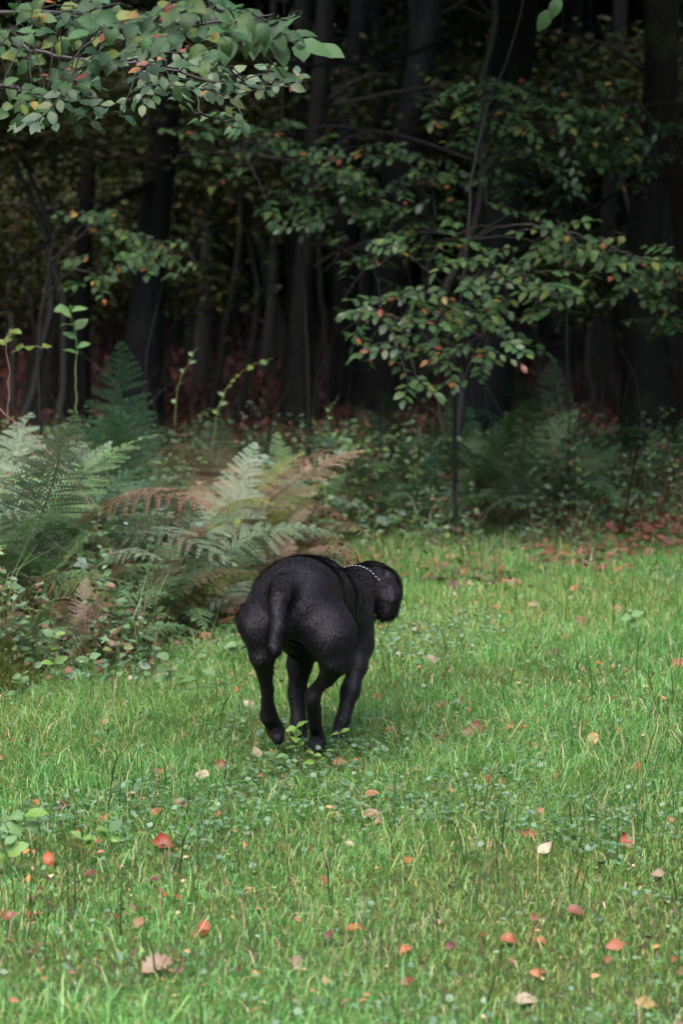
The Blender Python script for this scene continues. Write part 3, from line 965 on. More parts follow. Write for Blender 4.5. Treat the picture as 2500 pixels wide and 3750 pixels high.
# long rusty frond pointing right above the dog
x = (720 - 1250) * K * 9.8
fern((x, 9.8, .12), .7, 2, BRN, 'rusty bracken with a long yellow and brown frond reaching right', fixed=[(-.75, .2, -1.1, .95, 'tan', 0), (-.6, .1, -1.35, .8, 'brown', 0), (-.9, .2, -.8, .8, 'yellow', 0)])
ferns2 = [
    (1300, 11.6, .42, 6, [('green', 2), ('pale', 2), ('brown', 1)], 'small pale fern right behind the head of the dog'),
    (1500, 12.8, .60, 7, [('green', 2), ('deep', 2), ('pale', 1)], 'tall grey green fern at the back of the right fern patch'),
    (1680, 12.9, .58, 7, [('green', 2), ('deep', 2)], 'green fern at the back, below the lowest beech leaves'),
    (1900, 11.9, .42, 6, [('green', 2), ('pale', 2)], 'light green low fern in front of the broad arching frond'),
    (2080, 12.5, .46, 6, [('green', 2), ('deep', 2)], 'green fern between the fern patch and the right verge'),
    (2440, 13.2, .46, 6, [('green', 1), ('deep', 2)], 'dim fern nearest to the right edge'),
    (1450, 12.0, .55, 7, DG, 'leftmost of the dark green ferns above the head of the dog'),
    (1620, 12.3, .55, 7, DG, 'dark green fern in the middle of the right fern patch'),
    (1800, 12.1, .62, 7, [('green', 3), ('deep', 2)], 'green fern with one broad arching frond, centre right'),
    (1960, 12.4, .55, 7, [('green', 3), ('deep', 2)], 'green fern with light arching fronds right of centre'),
    (2000, 14.0, .68, 7, DG, 'dim fern standing highest at the foot of the thickest trunk'),
    (2180, 13.2, .50, 6, DG, 'dim low fern right of the fern patch'),
    (1350, 12.6, .50, 6, MIX, 'thin green and brown fern behind the head of the dog'),
    (1560, 11.6, .40, 6, DG, 'low dark fern in front of the right fern patch'),
    (1750, 11.7, .36, 6, MIX, 'small fern with a grey brown frond at the grass edge'),
    (2330, 12.9, .36, 6, MIX, 'small dim fern near the right edge'),
]
for (px, Y, h, nf, kk, lab) in ferns2:
    x = (px - 1250) * K * Y
    fern((x, Y, ground_z(x, Y)), h * 1.3, nf, kk, lab)


# ------------------------------------------------------------------ undergrowth filler
def build_undergrowth():
    parts = []
    n = 170000
    x, y = scatter(n, 7.8, 16.0, 1.0)
    u = x / y / K + 1250
    e = edge_Y(x, y)
    d = y - e
    top = np.interp(u, [-600, 0, 400, 900, 1200, 1500, 2000, 2300, 2800], [.55, .55,   .50, .50, .50, .66, .66, .55, .50])
    top = top * np.clip((d + .35) / 1.1, .06, 1) * np.where(y > 13.6, .4, 1) * (.75 + .35 * noise2(x, y, 4, 61)).clip(.3, 1.2)
    keep = (d > -1.1) & (N.random(len(x)) < np.clip((d + 1.1) / 1.0, .04, 1) ** 1.5 * np.where(y > 13.6, .3, 1) * np.clip(.8 + .5 * noise2(x, y, 3, 51), .3, 1))
    x, y, top, u = x[keep], y[keep], top[keep], u[keep]; n = len(x)
    z = ground_z(x, y) + top * N.random(n) ** .8 + .01
    c = mixc([(.080, .150, .058), (.115, .195, .075), (.060, .115, .052), (.135, .205, .125), (.15, .075, .045), (.15, .19, .05), (.24, .13, .08)], [4, 3, 3, 3, 1.8, 1.2, .8], n)
    parts.append(small_leaves(x, y, z, .018 + .028 * N.random(n) ** 1.5, c, .55, .6, .35))
    o = link('undergrowth', cat_mesh('undergrowth', parts, M_under))
    tag(o, 'tangle of small green and brown leaves under the ferns', 'undergrowth', kind='stuff')
    # stalks and grass among the ferns
    n = 34000
    x, y = scatter(n, 7.9, 15.0, 1.0)
    u = x / y / K + 1250; e = edge_Y(x, y); d = y - e
    top = np.interp(u, [-600, 0, 400, 900, 1200, 1500, 2000, 2300, 2800], [.55, .55, .5, .5, .5, .55, .55, .45, .4])
    keep = (d > -.9) & (N.random(len(x)) < np.clip((d + .95) / .9, .05, 1) * np.where(y > 13, .3, 1)); x, y, top, d = x[keep], y[keep], top[keep], d[keep]; n = len(x)
    c = mixc([(.10, .17, .06), (.24, .16, .10), (.16, .22, .07), (.12, .06, .045), (.36, .28, .18)], [4, 2.5, 3, 2, 1], n)
    h = (.25 + .85 * N.random(n)) * top * np.clip((d + .5), .25, 1)
    b = blades(x, y, h, .003 + .0025 * N.random(n), c, .2 + .8 * N.random(n))
    tag(link('wild_grass', cat_mesh('wild_grass', [b], M_grass)), 'rank grass and brown stalks growing up through the ferns', 'grass', kind='stuff')
    # bare brushwood standing and leaning between the trunks
    n = 3000
    x, y = scatter(n, 11.8, 24.0, 1.0); n = len(x)
    c = mixc([(.018, .015, .012), (.032, .027, .021), (.022, .026, .012)], [3, 2, 1], n)
    b1 = blades(x, y, .25 + 1.3 * N.random(n) ** 2.2, .004 + .005 * N.random(n), c, .15 + .9 * N.random(n))
    tag(link('brushwood', cat_mesh('brushwood', [b1], M_litter)), 'thin bare brown stems tangled between the trunks', 'brushwood', kind='stuff')
    # moss cushion at the left edge
    g = N
    n = 20000
    cx, cy = G(-20, 2520).x, G(-20, 2520).y + .12
    a = g.random(n) * 6.28; r = np.sqrt(g.random(n))
    px_, py_ = cx - .03 + np.cos(a) * r * .15, cy + np.sin(a) * r * .34
    hz = .085 * np.clip(1 - r ** 2.0, 0, 1) * (1 + .9 * noise2(px_, py_, 26, 77)).clip(.1, 2.2)
    v = np.stack([px_, py_, hz], -1)
    h = .012 + .02 * g.random(n); aa = g.random(n) * 6.28
    V = np.stack([v + np.stack([np.cos(aa) * .005, np.sin(aa) * .005, -.01 + 0 * aa], -1), v - np.stack([np.cos(aa) * .005, np.sin(aa) * .005, .01 + 0 * aa], -1),
                  v + np.stack([g.normal(0, .012, n), g.normal(-.006, .012, n), h], -1)], 1).reshape(-1, 3)
    c = mixc([(.13, .17, .04), (.09, .13, .035), (.17, .18, .06), (.10, .06, .035)], [3, 3, 1, .7], n)
    tag(link('moss_cushion', mesh('moss_cushion', V, (np.arange(n) * 3)[:, None] + np.array([0, 1, 2]), [M_moss], np.repeat(c, 3, 0))),
        'bright yellow green moss cushion at the left edge of the grass', 'moss', kind='stuff')


build_undergrowth()

# ------------------------------------------------------------------ brambles and leafy shoots
BR = {k: [leaf_mesh('leaf', mm, width=.7, n=5, fold=.15, curl=.3, seed=40 + s, serr=.08, point=1.2) for s in range(2)] for k, mm in
      {'blue': mat('bramble_leaf_blue', (.10, .155, .11), rough=.4, trans=.2, var=.2, veins=True), 'green': mat('bramble_leaf_green', (.08, .15, .05), rough=.4, trans=.25, var=.2, veins=True),
       'bright': mat('shoot_leaf_bright', (.15, .27, .055), rough=.42, trans=.35, var=.15, veins=True), 'pale': mat('shoot_leaf_pale', (.11, .21, .07), rough=.45, trans=.3, var=.15, veins=True),
       'lime': mat('shoot_leaf_lime', (.12, .17, .03), rough=.45, trans=.4, var=.15, veins=True)}.items()}


def arching(name, pts, r, m, label, cat, leaves=0, kinds=(('blue', 1),), size=.05, tri=True, r1=None, t0=.2):
    base = Vector(pts[0])
    e = empty(name, base, label, cat)
    q = curve_pts(pts, 7, .004)
    r = r * .7
    V, F = tube([p - base for p in q], np.linspace(r, r1 or r * .4, len(q)), 6, .05)
    link('stem', mesh('stem', V, F, [m]), e)
    for i in range(leaves):
        f = t0 + (1 - t0) * (i + .5 * R.random()) / max(1, leaves)
        j = min(len(q) - 2, int(f * (len(q) - 1)))
        p = q[j]; ax = (q[j + 1] - q[j]).normalized()
        sd_ = ax.cross(Vector((0, -.4, 1))).normalized() * (1 if i % 2 else -1)
        st = p + (sd_ + Vector((0, 0, .3))).normalized() * size * .5
        nn = Vector((R.gauss(0, .3), -.6 + R.gauss(0, .3), 1)).normalized()
        s = size * R.uniform(.75, 1.2)
        k = pick(kinds)
        if tri:
            for da in (-1.1, 0, 1.1):
                dv = Matrix.Rotation(da, 3, nn) @ (sd_ + rv(.1))
                link('leaf', R.choice(BR[k]), e, basis(st - base, dv, nn, s * (1 if da == 0 else .85)))
        else:
            link('leaf', R.choice(BR[k]), e, basis(p - base, sd_ + ax * .5 + rv(.15), nn, s))
    return e


def S2(px, py, Y): return P(px, py, Y)


# named arching stems
arching('bramble', [S2(-60, 2110, 8.7), S2(60, 2105, 8.6), S2(150, 2110, 8.5), S2(235, 2060, 8.6), S2(300, 1985, 8.7)], .004, M_stem_green, 'green arching bramble shoot curling up at the left edge', 'bramble', 3, [('lime', 1)], .04, False)
arching('bramble', [S2(700, 1960, 9.3), S2(760, 1940, 9.2), S2(850, 1895, 9.1), S2(868, 1900, 9.1), S2(850, 1945, 9.1)], .003, M_stem_green, 'yellow green bramble shoot with a hooked tip on the left bank', 'bramble', 4, [('lime', 1)], .035, False)
arching('dead_stem', [S2(0, 1500, 8.9), S2(120, 1600, 8.8), S2(250, 1730, 8.7), S2(340, 1860, 8.6)], .0034, M_stem_red, 'long pinkish brown dead stem slanting across the left ferns', 'stem')
arching('dead_stem', [S2(-30, 2260, 8.4), S2(90, 2215, 8.35), S2(180, 2200, 8.3), S2(260, 2185, 8.3)], .004, M_stem_red, 'pale dead stem lying low at the left edge', 'stem')
arching('dead_stem', [S2(40, 2330, 8.3), S2(150, 2290, 8.3), S2(260, 2265, 8.3)], .003, M_stem_red, 'thin pinkish dead stem above the moss cushion', 'stem')
arching('dead_stem', [S2(-10, 2430, 8.3), S2(60, 2200, 8.4), S2(190, 2110, 8.5)], .0035, M_stem_red, 'bent dead stem rising at the left edge behind the moss', 'stem')
arching('leafy_shoot', [S2(280, 1520, 10.6), S2(278, 1350, 10.6), S2(285, 1270, 10.6), S2(262, 1160, 10.6), S2(255, 1110, 10.5)], .006, M_stem_green, 'slender upright shoot with pale leaves against the dark wood', 'shoot', 9, [('pale', 1)], .075, False, t0=.45)
arching('leafy_shoot', [S2(30, 1540, 8.8), S2(35, 1360, 8.8), S2(20, 1250, 8.8), S2(45, 1200, 8.8)], .0045, M_stem_red, 'thorny reddish shoot with lime leaves at the left edge', 'shoot', 4, [('lime', 1)], .05, False, t0=.6)
arching('leafy_shoot', [S2(45, 1290, 8.8), S2(110, 1270, 8.8), S2(180, 1275, 8.8)], .003, M_stem_green, 'side shoot with lime leaves pointing right at the left edge', 'shoot', 3, [('lime', 1)], .05, False)
arching('wild_rose_shoot', [S2(780, 1640, 10.8), S2(800, 1500, 10.8), S2(850, 1400, 10.8), S2(920, 1340, 10.7), S2(1000, 1312, 10.6)], .004, M_stem_green, 'thin yellow green shoot arching right before the dark wood', 'shoot', 10, [('lime', 1), ('green', 1)], .035, False)
arching('wild_rose_shoot', [S2(640, 1560, 10.8), S2(650, 1420, 10.8), S2(690, 1330, 10.8), S2(720, 1270, 10.8)], .0035, M_stem_green, 'bare thin shoot standing right of the dark triangular fern', 'shoot', 5, [('green', 1)], .03, False)
arching('wild_rose_shoot', [S2(1260, 1720, 11), S2(1215, 1600, 11), S2(1200, 1520, 11), S2(1240, 1450, 11)], .0035, M_stem_green, 'thin curling shoot at the tip of the long rusty frond', 'shoot', 6, [('green', 1)], .03, False)
pl_i = 0
brs = [(600, 1960, 9.2), (480, 1980, 8.9), (950, 2050, 9.9), (820, 2080, 9.4), (1030, 1960, 10.2), (1120, 2000, 10.6), (760, 1900, 9.6), (1200, 1800, 11), (1300, 1850, 11.2),
       (1380, 1930, 11.2), (1480, 1960, 11.4), (1560, 1850, 11.6), (1250, 1650, 11.6), (1650, 1940, 11.5), (1850, 1800, 12), (2000, 1850, 12.1), (2150, 1880, 12.1), (2300, 1850, 12.3),
       (2400, 1900, 12.1), (1100, 1700, 10.8), (350, 2080, 8.7), (200, 2050, 8.7), (80, 1900, 8.8), (850, 2180, 9.1)]
where = ['on the left bank', 'low on the left bank', 'just above the rump of the dog', 'beside the dark left hip of the dog', 'right above the tail', 'above the dog, left of its head',
         'in the middle of the rusty bracken', 'where brown bracken meets green ferns', 'above the collar of the dog', 'above the head of the dog', 'right of the head of the dog',
         'under the dark green ferns', 'at the edge of the dark wood', 'above the leaf strewn edge', 'under the broad arching frond', 'right of the fern patch', 'in the dim right verge',
         'near the right edge of the verge', 'lowest at the right verge', 'among the brown fronds', 'at the foot of the silvery bracken', 'above the moss cushion', 'at the left edge', 'close to the left thigh of the dog']
for (px, py, Y), wv in zip(brs, where):
    c = S2(px, py, Y); c.z = max(c.z, .08)
    x0 = c.x + R.uniform(-.15, .15)
    b = Vector((x0, Y + .1, 0)); a = c - Vector((R.uniform(-.2, .2), 0, -.03)); d = c + Vector((R.uniform(-.25, .25), -.15, -.05))
    arching('bramble', [b, (b + a) / 2 + Vector((0, 0, .08)), a, d], .0028, M_stem_red if R.random() < .4 else M_stem_green,
            'bramble with three part leaves ' + wv, 'bramble', 6, [('blue', 3), ('green', 3)], .05 if Y < 10 else .055)


def herb(px, py, h, n, kinds, size, label, lean=(0, 0)):
    """an upright herb with opposite leaf pairs"""
    g = G(px, py)
    g.z = float(ground_z(g.x, g.y))
    e = empty('seedling', g, label, 'plant')
    top = Vector((lean[0], lean[1], h))
    q = curve_pts([Vector((0, 0, -.01)), top * .5 + Vector((.004, 0, 0)), top], 4)
    V, F = tube(q, np.linspace(.0024, .0012, len(q)), 5)
    link('stem', mesh('stem', V, F, [M_stem_green]), e)
    for i in range(n):
        f = .35 + .65 * (i + 1) / n
        p = top * f
        a = R.uniform(-.5, .5) + (math.pi / 2 if i % 2 and i < n - 1 else 0)
        s = size * (1.0 if i < n - 1 else .85) * R.uniform(.85, 1.15)
        for sg in (0, math.pi):
            d = Vector((math.cos(a + sg), math.sin(a + sg), R.uniform(-.25, .7)))
            link('leaf', R.choice(BR[pick(kinds)]), e, basis(p, d, Vector((R.gauss(0, .4), -.35 + R.gauss(0, .3), 1)), s * R.uniform(.7, 1.05)))
    return e


herb(1080, 2840, .125, 3, [('bright', 3), ('pale', 1)], .045, 'bright green seedling right in front of the front left paw', (.004, -.01))
herb(1225, 2850, .115, 3, [('bright', 2), ('pale', 2)], .045, 'bright green seedling in front of the front right paw', (.012, 0))
herb(1150, 2870, .07, 2, [('lime', 1), ('bright', 2)], .035, 'short lime seedling between the two taller seedlings at the paws')
herb(1010, 2870, .06, 2, [('green', 1), ('pale', 1)], .045, 'low broad seedling left of the paws')
herb(2310, 2390, .11, 3, [('pale', 1)], .055, 'pale seedling with stacked leaves standing alone in the right grass')
herb(620, 2560, .13, 3, [('pale', 2), ('green', 1)], .06, 'broad leafed seedling at the grass edge, left of the dog')
herb(720, 2600, .10, 2, [('pale', 2), ('green', 1)], .06, 'round leafed seedling nearest to the dog on its left')
herb(790, 2590, .10, 2, [('pale', 1)], .055, 'blue green seedling with two round leaves beside the left hind leg')
herb(200, 2560, .20, 3, [('bright', 1), ('green', 2)], .055, 'upright nettle like seedling at the foot of the left bank')
herb(330, 2590, .15, 3, [('green', 2), ('pale', 1)], .05, 'thin seedling right of the nettle like one')
herb(80, 2620, .12, 3, [('pale', 2)], .055, 'pale leafed seedling beside the moss cushion')
herb(90, 3130, .10, 2, [('pale', 3), ('bright', 1)], .065, 'large leafed pale seedling at the lower left edge')
herb(20, 3220, .08, 2, [('pale', 3), ('bright', 1)], .065, 'broad flat seedling cut by the lower left edge')
herb(300, 3150, .06, 2, [('lime', 1), ('bright', 1)], .05, 'low lime seedling right of the bright red leaf')
herb(400, 3120, .06, 2, [('bright', 1), ('green', 1)], .05, 'low green seedling left of the large orange leaf')
herb(870, 2440, .09, 2, [('pale', 1)], .06, 'round pale seedling right beside the left thigh of the dog')

# dry straws in the foreground
arching('dry_straw', [G(580, 3700), S2(600, 3560, 4.75), S2(630, 3390, 4.75)], .0022, M_straw, 'long pale straw leaning over the big tan leaf', 'straw')
arching('dry_straw', [G(385, 3760), S2(395, 3690, 4.5), S2(405, 3640, 4.5)], .002, M_straw, 'short pale straw at the lower left edge', 'straw')
arching('dry_straw', [G(1730, 2950), S2(1715, 2880, 6.1), S2(1690, 2810, 6.1)], .0018, M_straw, 'thin tan straw in the right grass', 'straw')
for i, (a, b, c, d) in enumerate([(1560, 3420, 1530, 3330), (1590, 3400, 1570, 3310), (1540, 3400, 1580, 3300), (1610, 3410, 1600, 3320)]):
    arching('dry_straw', [G(a, b), (G(a, b) + S2(c, d, 5.1)) / 2 + Vector((.005, 0, 0)), S2(c, d, 5.1)], .0015, M_straw,
            'pinkish dry straw in the small tuft at the lower right', 'straw', )['group'] = 'tuft of dry straws'

# ------------------------------------------------------------------ fallen leaves, each its own
FL = {'red': (.46, .105, .035), 'orange': (.50, .17, .045), 'yellow': (.60, .42, .12), 'cream': (.60, .47, .32), 'tan': (.46, .29, .19), 'rust': (.33, .12, .06), 'darkred': (.15, .035, .025), 'pink': (.44, .24, .12)}
FMAT = {k: mat('fallen_' + k, c, rough=.5, spec=.4, trans=.12, var=.15, huevar=.01, noise=(tuple(v * .5 for v in c), 60, .5, .8)) for k, c in ((q, tuple(.52 * v for v in cc)) for q, cc in FL.items())}


def fallen_mesh(k, s):
    if s == 3:   # lobed oak leaf
        g = np.random.default_rng(5)
        V = []; F = []
        n = 12
        for i in range(n + 1):
            t = i / n
            w_ = .34 * math.sin(math.pi * (.04 + .94 * t)) ** .8 * (1 + .17 * math.cos(i * math.pi)) * (1 + g.normal() * .12)
            for sx in (-1, 0, 1): V.append((sx * w_, t, abs(sx * w_) * .35 + g.normal() * .03 + .12 * math.sin(t * 3)))
        for i in range(n):
            a = i * 3; F += [(a, a + 1, a + 4, a + 3), (a + 1, a + 2, a + 5, a + 4)]
        return mesh('fallen_leaf', np.array(V), np.array(F), [FMAT[k]], uv=[(.5 + v[0], v[1]) for v in V])
    return leaf_mesh('fallen_leaf', FMAT[k], width=.62, n=6, fold=[.15, .55, .3][s], curl=[.3, .9, -.7][s], seed=60 + s, wav=.04, point=1.1)


FLM = {k: [fallen_mesh(k, s) for s in range(4)] for k in FL}
# (x, y on the reduced view, length px of source, colour, shape, tilt, label)
fl = [
    (360, 2200, 130, 'tan', 3, .5, 'largest pale tan oak leaf on the grass at the lower left'),
    (112, 1958, 75, 'red', 1, 1.1, 'bright orange red leaf standing upright at the left edge'),
    (370, 1915, 95, 'red', 1, .9, 'large orange red leaf half hidden by grass, left of centre'),
    (360, 1850, 60, 'orange', 0, .5, 'small orange leaf just above the large orange red one'),
    (468, 2105, 75, 'red', 1, 1.1, 'curled red orange leaf standing in the lower left grass'),
    (176, 1902, 45, 'red', 0, 1.0, 'small red leaf up and right of the bright upright leaf'),
    (145, 1836, 60, 'darkred', 1, .6, 'dark red leaf in the left grass, highest of the red ones'),
    (240, 1862, 55, 'orange', 1, .4, 'thin orange leaf edge showing at the left'),
    (205, 1985, 60, 'darkred', 0, .3, 'nearly black curled leaf below the small lime plant'),
    (1220, 1695, 65, 'orange', 2, .5, 'domed orange leaf in the grass right of the dog'),
    (1360, 1686, 70, 'yellow', 0, .9, 'pale yellow leaf shining in the right grass'),
    (1095, 1660, 85, 'rust', 1, 1.0, 'red brown pointed leaf standing up right of the dog'),
    (1072, 1672, 70, 'rust', 1, .8, 'pinkish brown folded leaf leaning on the pointed one'),
    (892, 1662, 55, 'orange', 0, .5, 'orange leaf just right of the right foreleg'),
    (1250, 1935, 70, 'cream', 2, .7, 'round cream leaf in the right grass'),
    (1215, 1903, 65, 'orange', 0, .9, 'orange brown leaf just above the round cream leaf'),
    (1437, 1911, 80, 'red', 2, .5, 'wide red leaf near the right edge'),
    (850, 1862, 85, 'pink', 1, .4, 'pale pink folded leaf in the middle of the grass'),
    (852, 1818, 60, 'orange', 0, .6, 'orange leaf hidden just above the pale pink folded one'),
    (937, 1957, 60, 'orange', 0, .3, 'narrow orange and white leaf lying flat, centre'),
    (1210, 2243, 100, 'cream', 0, .35, 'long pale cream leaf lying flat at the lower right'),
    (1480, 2256, 85, 'yellow', 0, .5, 'mustard yellow leaf near the lower right corner'),
    (680, 2177, 75, 'tan', 3, .5, 'orange brown lobed leaf, bottom centre'),
    (820, 2092, 80, 'orange', 0, .3, 'flat peach coloured leaf, lower centre'),
    (1170, 2122, 75, 'orange', 1, .6, 'vivid orange folded leaf in the lower right grass'),
    (1410, 2140, 75, 'red', 0, .8, 'red orange leaf standing in the lower right grass'),
    (1330, 1427, 70, 'rust', 0, .7, 'russet leaf high in the right grass'),
    (1270, 1512, 55, 'darkred', 0, .7, 'dark red leaf in the right grass above the domed orange one'),
    (953, 1450, 50, 'orange', 0, 1.2, 'amber leaf beside the beard of the dog'),
    (992, 1522, 50, 'tan', 0, 1.1, 'brown leaf standing right of the chest of the dog'),
    (1415, 1403, 60, 'pink', 3, .7, 'pale pinkish leaf high in the right grass'),
    (1555, 1537, 60, 'orange', 3, .9, 'orange leaf cut by the right edge, upper'),
    (1130, 1310, 65, 'pink', 0, .8, 'pinkish leaf at the grass edge right of the dog, highest'),
    (1183, 1337, 65, 'pink', 0, .8, 'pale pink leaf at the grass edge, rightmost of three'),
    (1102, 1352, 55, 'tan', 0, .8, 'tan leaf at the grass edge, lowest of three'),
    (590, 1727, 60, 'cream', 2, .5, 'cream leaf with an orange edge left of the paws'),
    (590, 1705, 30, 'yellow', 0, 1.2, 'tiny amber leaf standing on the cream leaf beside the paws'),
    (572, 1608, 55, 'cream', 0, .9, 'pale leaf left of the left hind leg'),
    (215, 1696, 50, 'yellow', 0, .5, 'yellow leaf in the left grass'),
    (320, 2100, 70, 'pink', 3, .4, 'pink brown lobed leaf left of the curled red one'),
    (803, 1925, 40, 'cream', 0, .6, 'small cream leaf just left of the narrow orange one'),
    (1240, 1852, 50, 'orange', 0, 1.1, 'small orange leaf standing between straws, right'),
    (1122, 1777, 40, 'orange', 0, 1.1, 'small amber leaf, left one of a pair in the grass'),
    (1153, 1783, 45, 'orange', 0, 1.1, 'small rust orange leaf, right one of a pair in the grass'),
    (505, 1757, 60, 'rust', 1, 1.2, 'brown rolled leaf standing left of the dog'),
    (463, 1772, 75, 'cream', 0, .35, 'pale flat leaf left of the rolled brown leaf'),
    (418, 1835, 60, 'pink', 0, .8, 'pale pink leaf above the large orange red one'),
    (770, 1865, 50, 'yellow', 0, .6, 'yellow green leaf in the middle of the grass'),
    (1465, 1740, 50, 'red', 0, .8, 'small red leaf near the right edge, upper'),
    (1510, 1985, 55, 'tan', 0, .6, 'brown leaf near the right edge below the wide red leaf'),
    (1232, 2195, 60, 'orange', 0, 1.0, 'orange leaf above the long cream leaf'),
    (1320, 2068, 70, 'rust', 3, .5, 'red brown crumpled leaf on the bare patch'),
    (865, 1590, 60, 'red', 0, .7, 'small red leaf right of the right foreleg, upper'),
    (1020, 1607, 45, 'rust', 0, .5, 'small red brown leaf right of the dog'),
    (475, 1450, 75, 'orange', 1, .5, 'golden brown curled leaf on the left bank beside the dog'),
    (480, 1245, 65, 'pink', 0, .9, 'pinkish leaf caught low in the bracken'),
    (545, 1412, 45, 'red', 0, .8, 'red leaf left of the hip of the dog'),
    (1560, 2310, 60, 'tan', 3, .4, 'pale crumpled leaf in the lower right corner'),
    (930, 2140, 60, 'orange', 0, .4, 'faded orange leaf left of the pinkish straw tuft'),
    (1565, 2195, 50, 'orange', 0, .8, 'orange leaf cut by the right edge, lower'),
    (780, 1750, 55, 'orange', 3, .6, 'orange and yellow leaf at the right paw'),
    (835, 2285, 0, 'rust', 0, .6, ''),
    (1100, 1690, 50, 'pink', 0, .4, 'pink leaf below the pointed brown leaves'),
    (1540, 1860, 45, 'tan', 0, .5, 'small tan leaf near the right edge, middle'),
    (1440, 1300, 50, 'rust', 0, .7, 'russet leaf at the far grass edge on the right'),
    (615, 1395, 0, 'red', 0, .6, ''),
]
for (x, y, L_, k, sh, tilt, lab) in fl:
    if not L_: continue
    g = G(x * 1.5944, y * 1.5944 + L_ * .2, .022)
    s = L_ * K * g.y * 1.0
    ang = R.uniform(-.5, .5) + R.choice([0, math.pi]) if L_ > 80 else R.uniform(0, 6.28)
    d = Vector((math.cos(ang), math.sin(ang) * (1 - .5 * min(1, tilt)), math.sin(ang) * tilt * .9))
    nn = Vector((R.gauss(0, .15), -tilt * 1.3, 1)).normalized()
    d = d - nn * d.dot(nn)
    M = basis(Vector((g.x, g.y, float(ground_z(g.x, g.y)) + .012 + .22 * s * min(1, tilt))) - d.normalized() * s * .5, d, nn, s)
    o = link('fallen_leaf', FLM[k][sh], None, M)
    tag(o, lab, 'leaf', 'fallen leaves on the grass')
groups = {'rust': 'small rust brown fallen leaf half buried in the grass', 'orange': 'small dull orange fallen leaf half buried in the grass', 'cream': 'small pale fallen leaf half buried in the grass',
          'red': 'small red fallen leaf half buried in the grass', 'pink': 'small pinkish brown fallen leaf half buried in the grass', 'darkred': 'small dark brown fallen leaf half buried in the grass'}
k_ = 0
while k_ < 300:
    y = R.uniform(4.6, 11.8); hw = y * K * 1250 + .1
    x = R.uniform(-hw, hw)
    if k_ % 3 == 0:   # drift along the wood edge
        u_ = R.uniform(900, 2500); y = 10.3 + (u_ - 1300) * .0008 + R.gauss(0, .45); x = (u_ - 1250) * K * y
    if k_ % 3 and R.random() > hw / 1.7: continue
    if y > edge_Y(x, y) + .6: continue
    if abs(x + .15) < .3 and 6.2 < y < 7.4: continue
    k = pick([('rust', 4), ('orange', 3), ('cream', 1.6), ('red', 1.5), ('pink', 2.5), ('darkred', 2)])
    s = R.uniform(.018, .036) * (1.45 if y > 9.8 else 1)
    a = R.uniform(0, 6.28)
    nn = Vector((R.gauss(0, .4), -.4 + R.gauss(0, .4), 1))
    o = link('fallen_leaf', FLM[k][R.choice([0, 0, 1, 2, 3])], None, basis(Vector((x, y, float(ground_z(x, y)) + R.uniform(.006, .028) * (1.5 if y > 9 else 1))), Vector((math.cos(a), math.sin(a), R.gauss(0, .4))), nn, s))
    tag(o, groups[k], 'leaf', 'small fallen leaves half buried in the grass, ' + {'darkred': 'dark'}.get(k, k))
    k_ += 1


# ------------------------------------------------------------------ the dog
def c_(x, y, Y): return np.array(tuple(P(800 + x / 2.0907, 1950 + y / 2.0907, Y)))


def cr(r, Y): return r / 2.0907 * K * Y


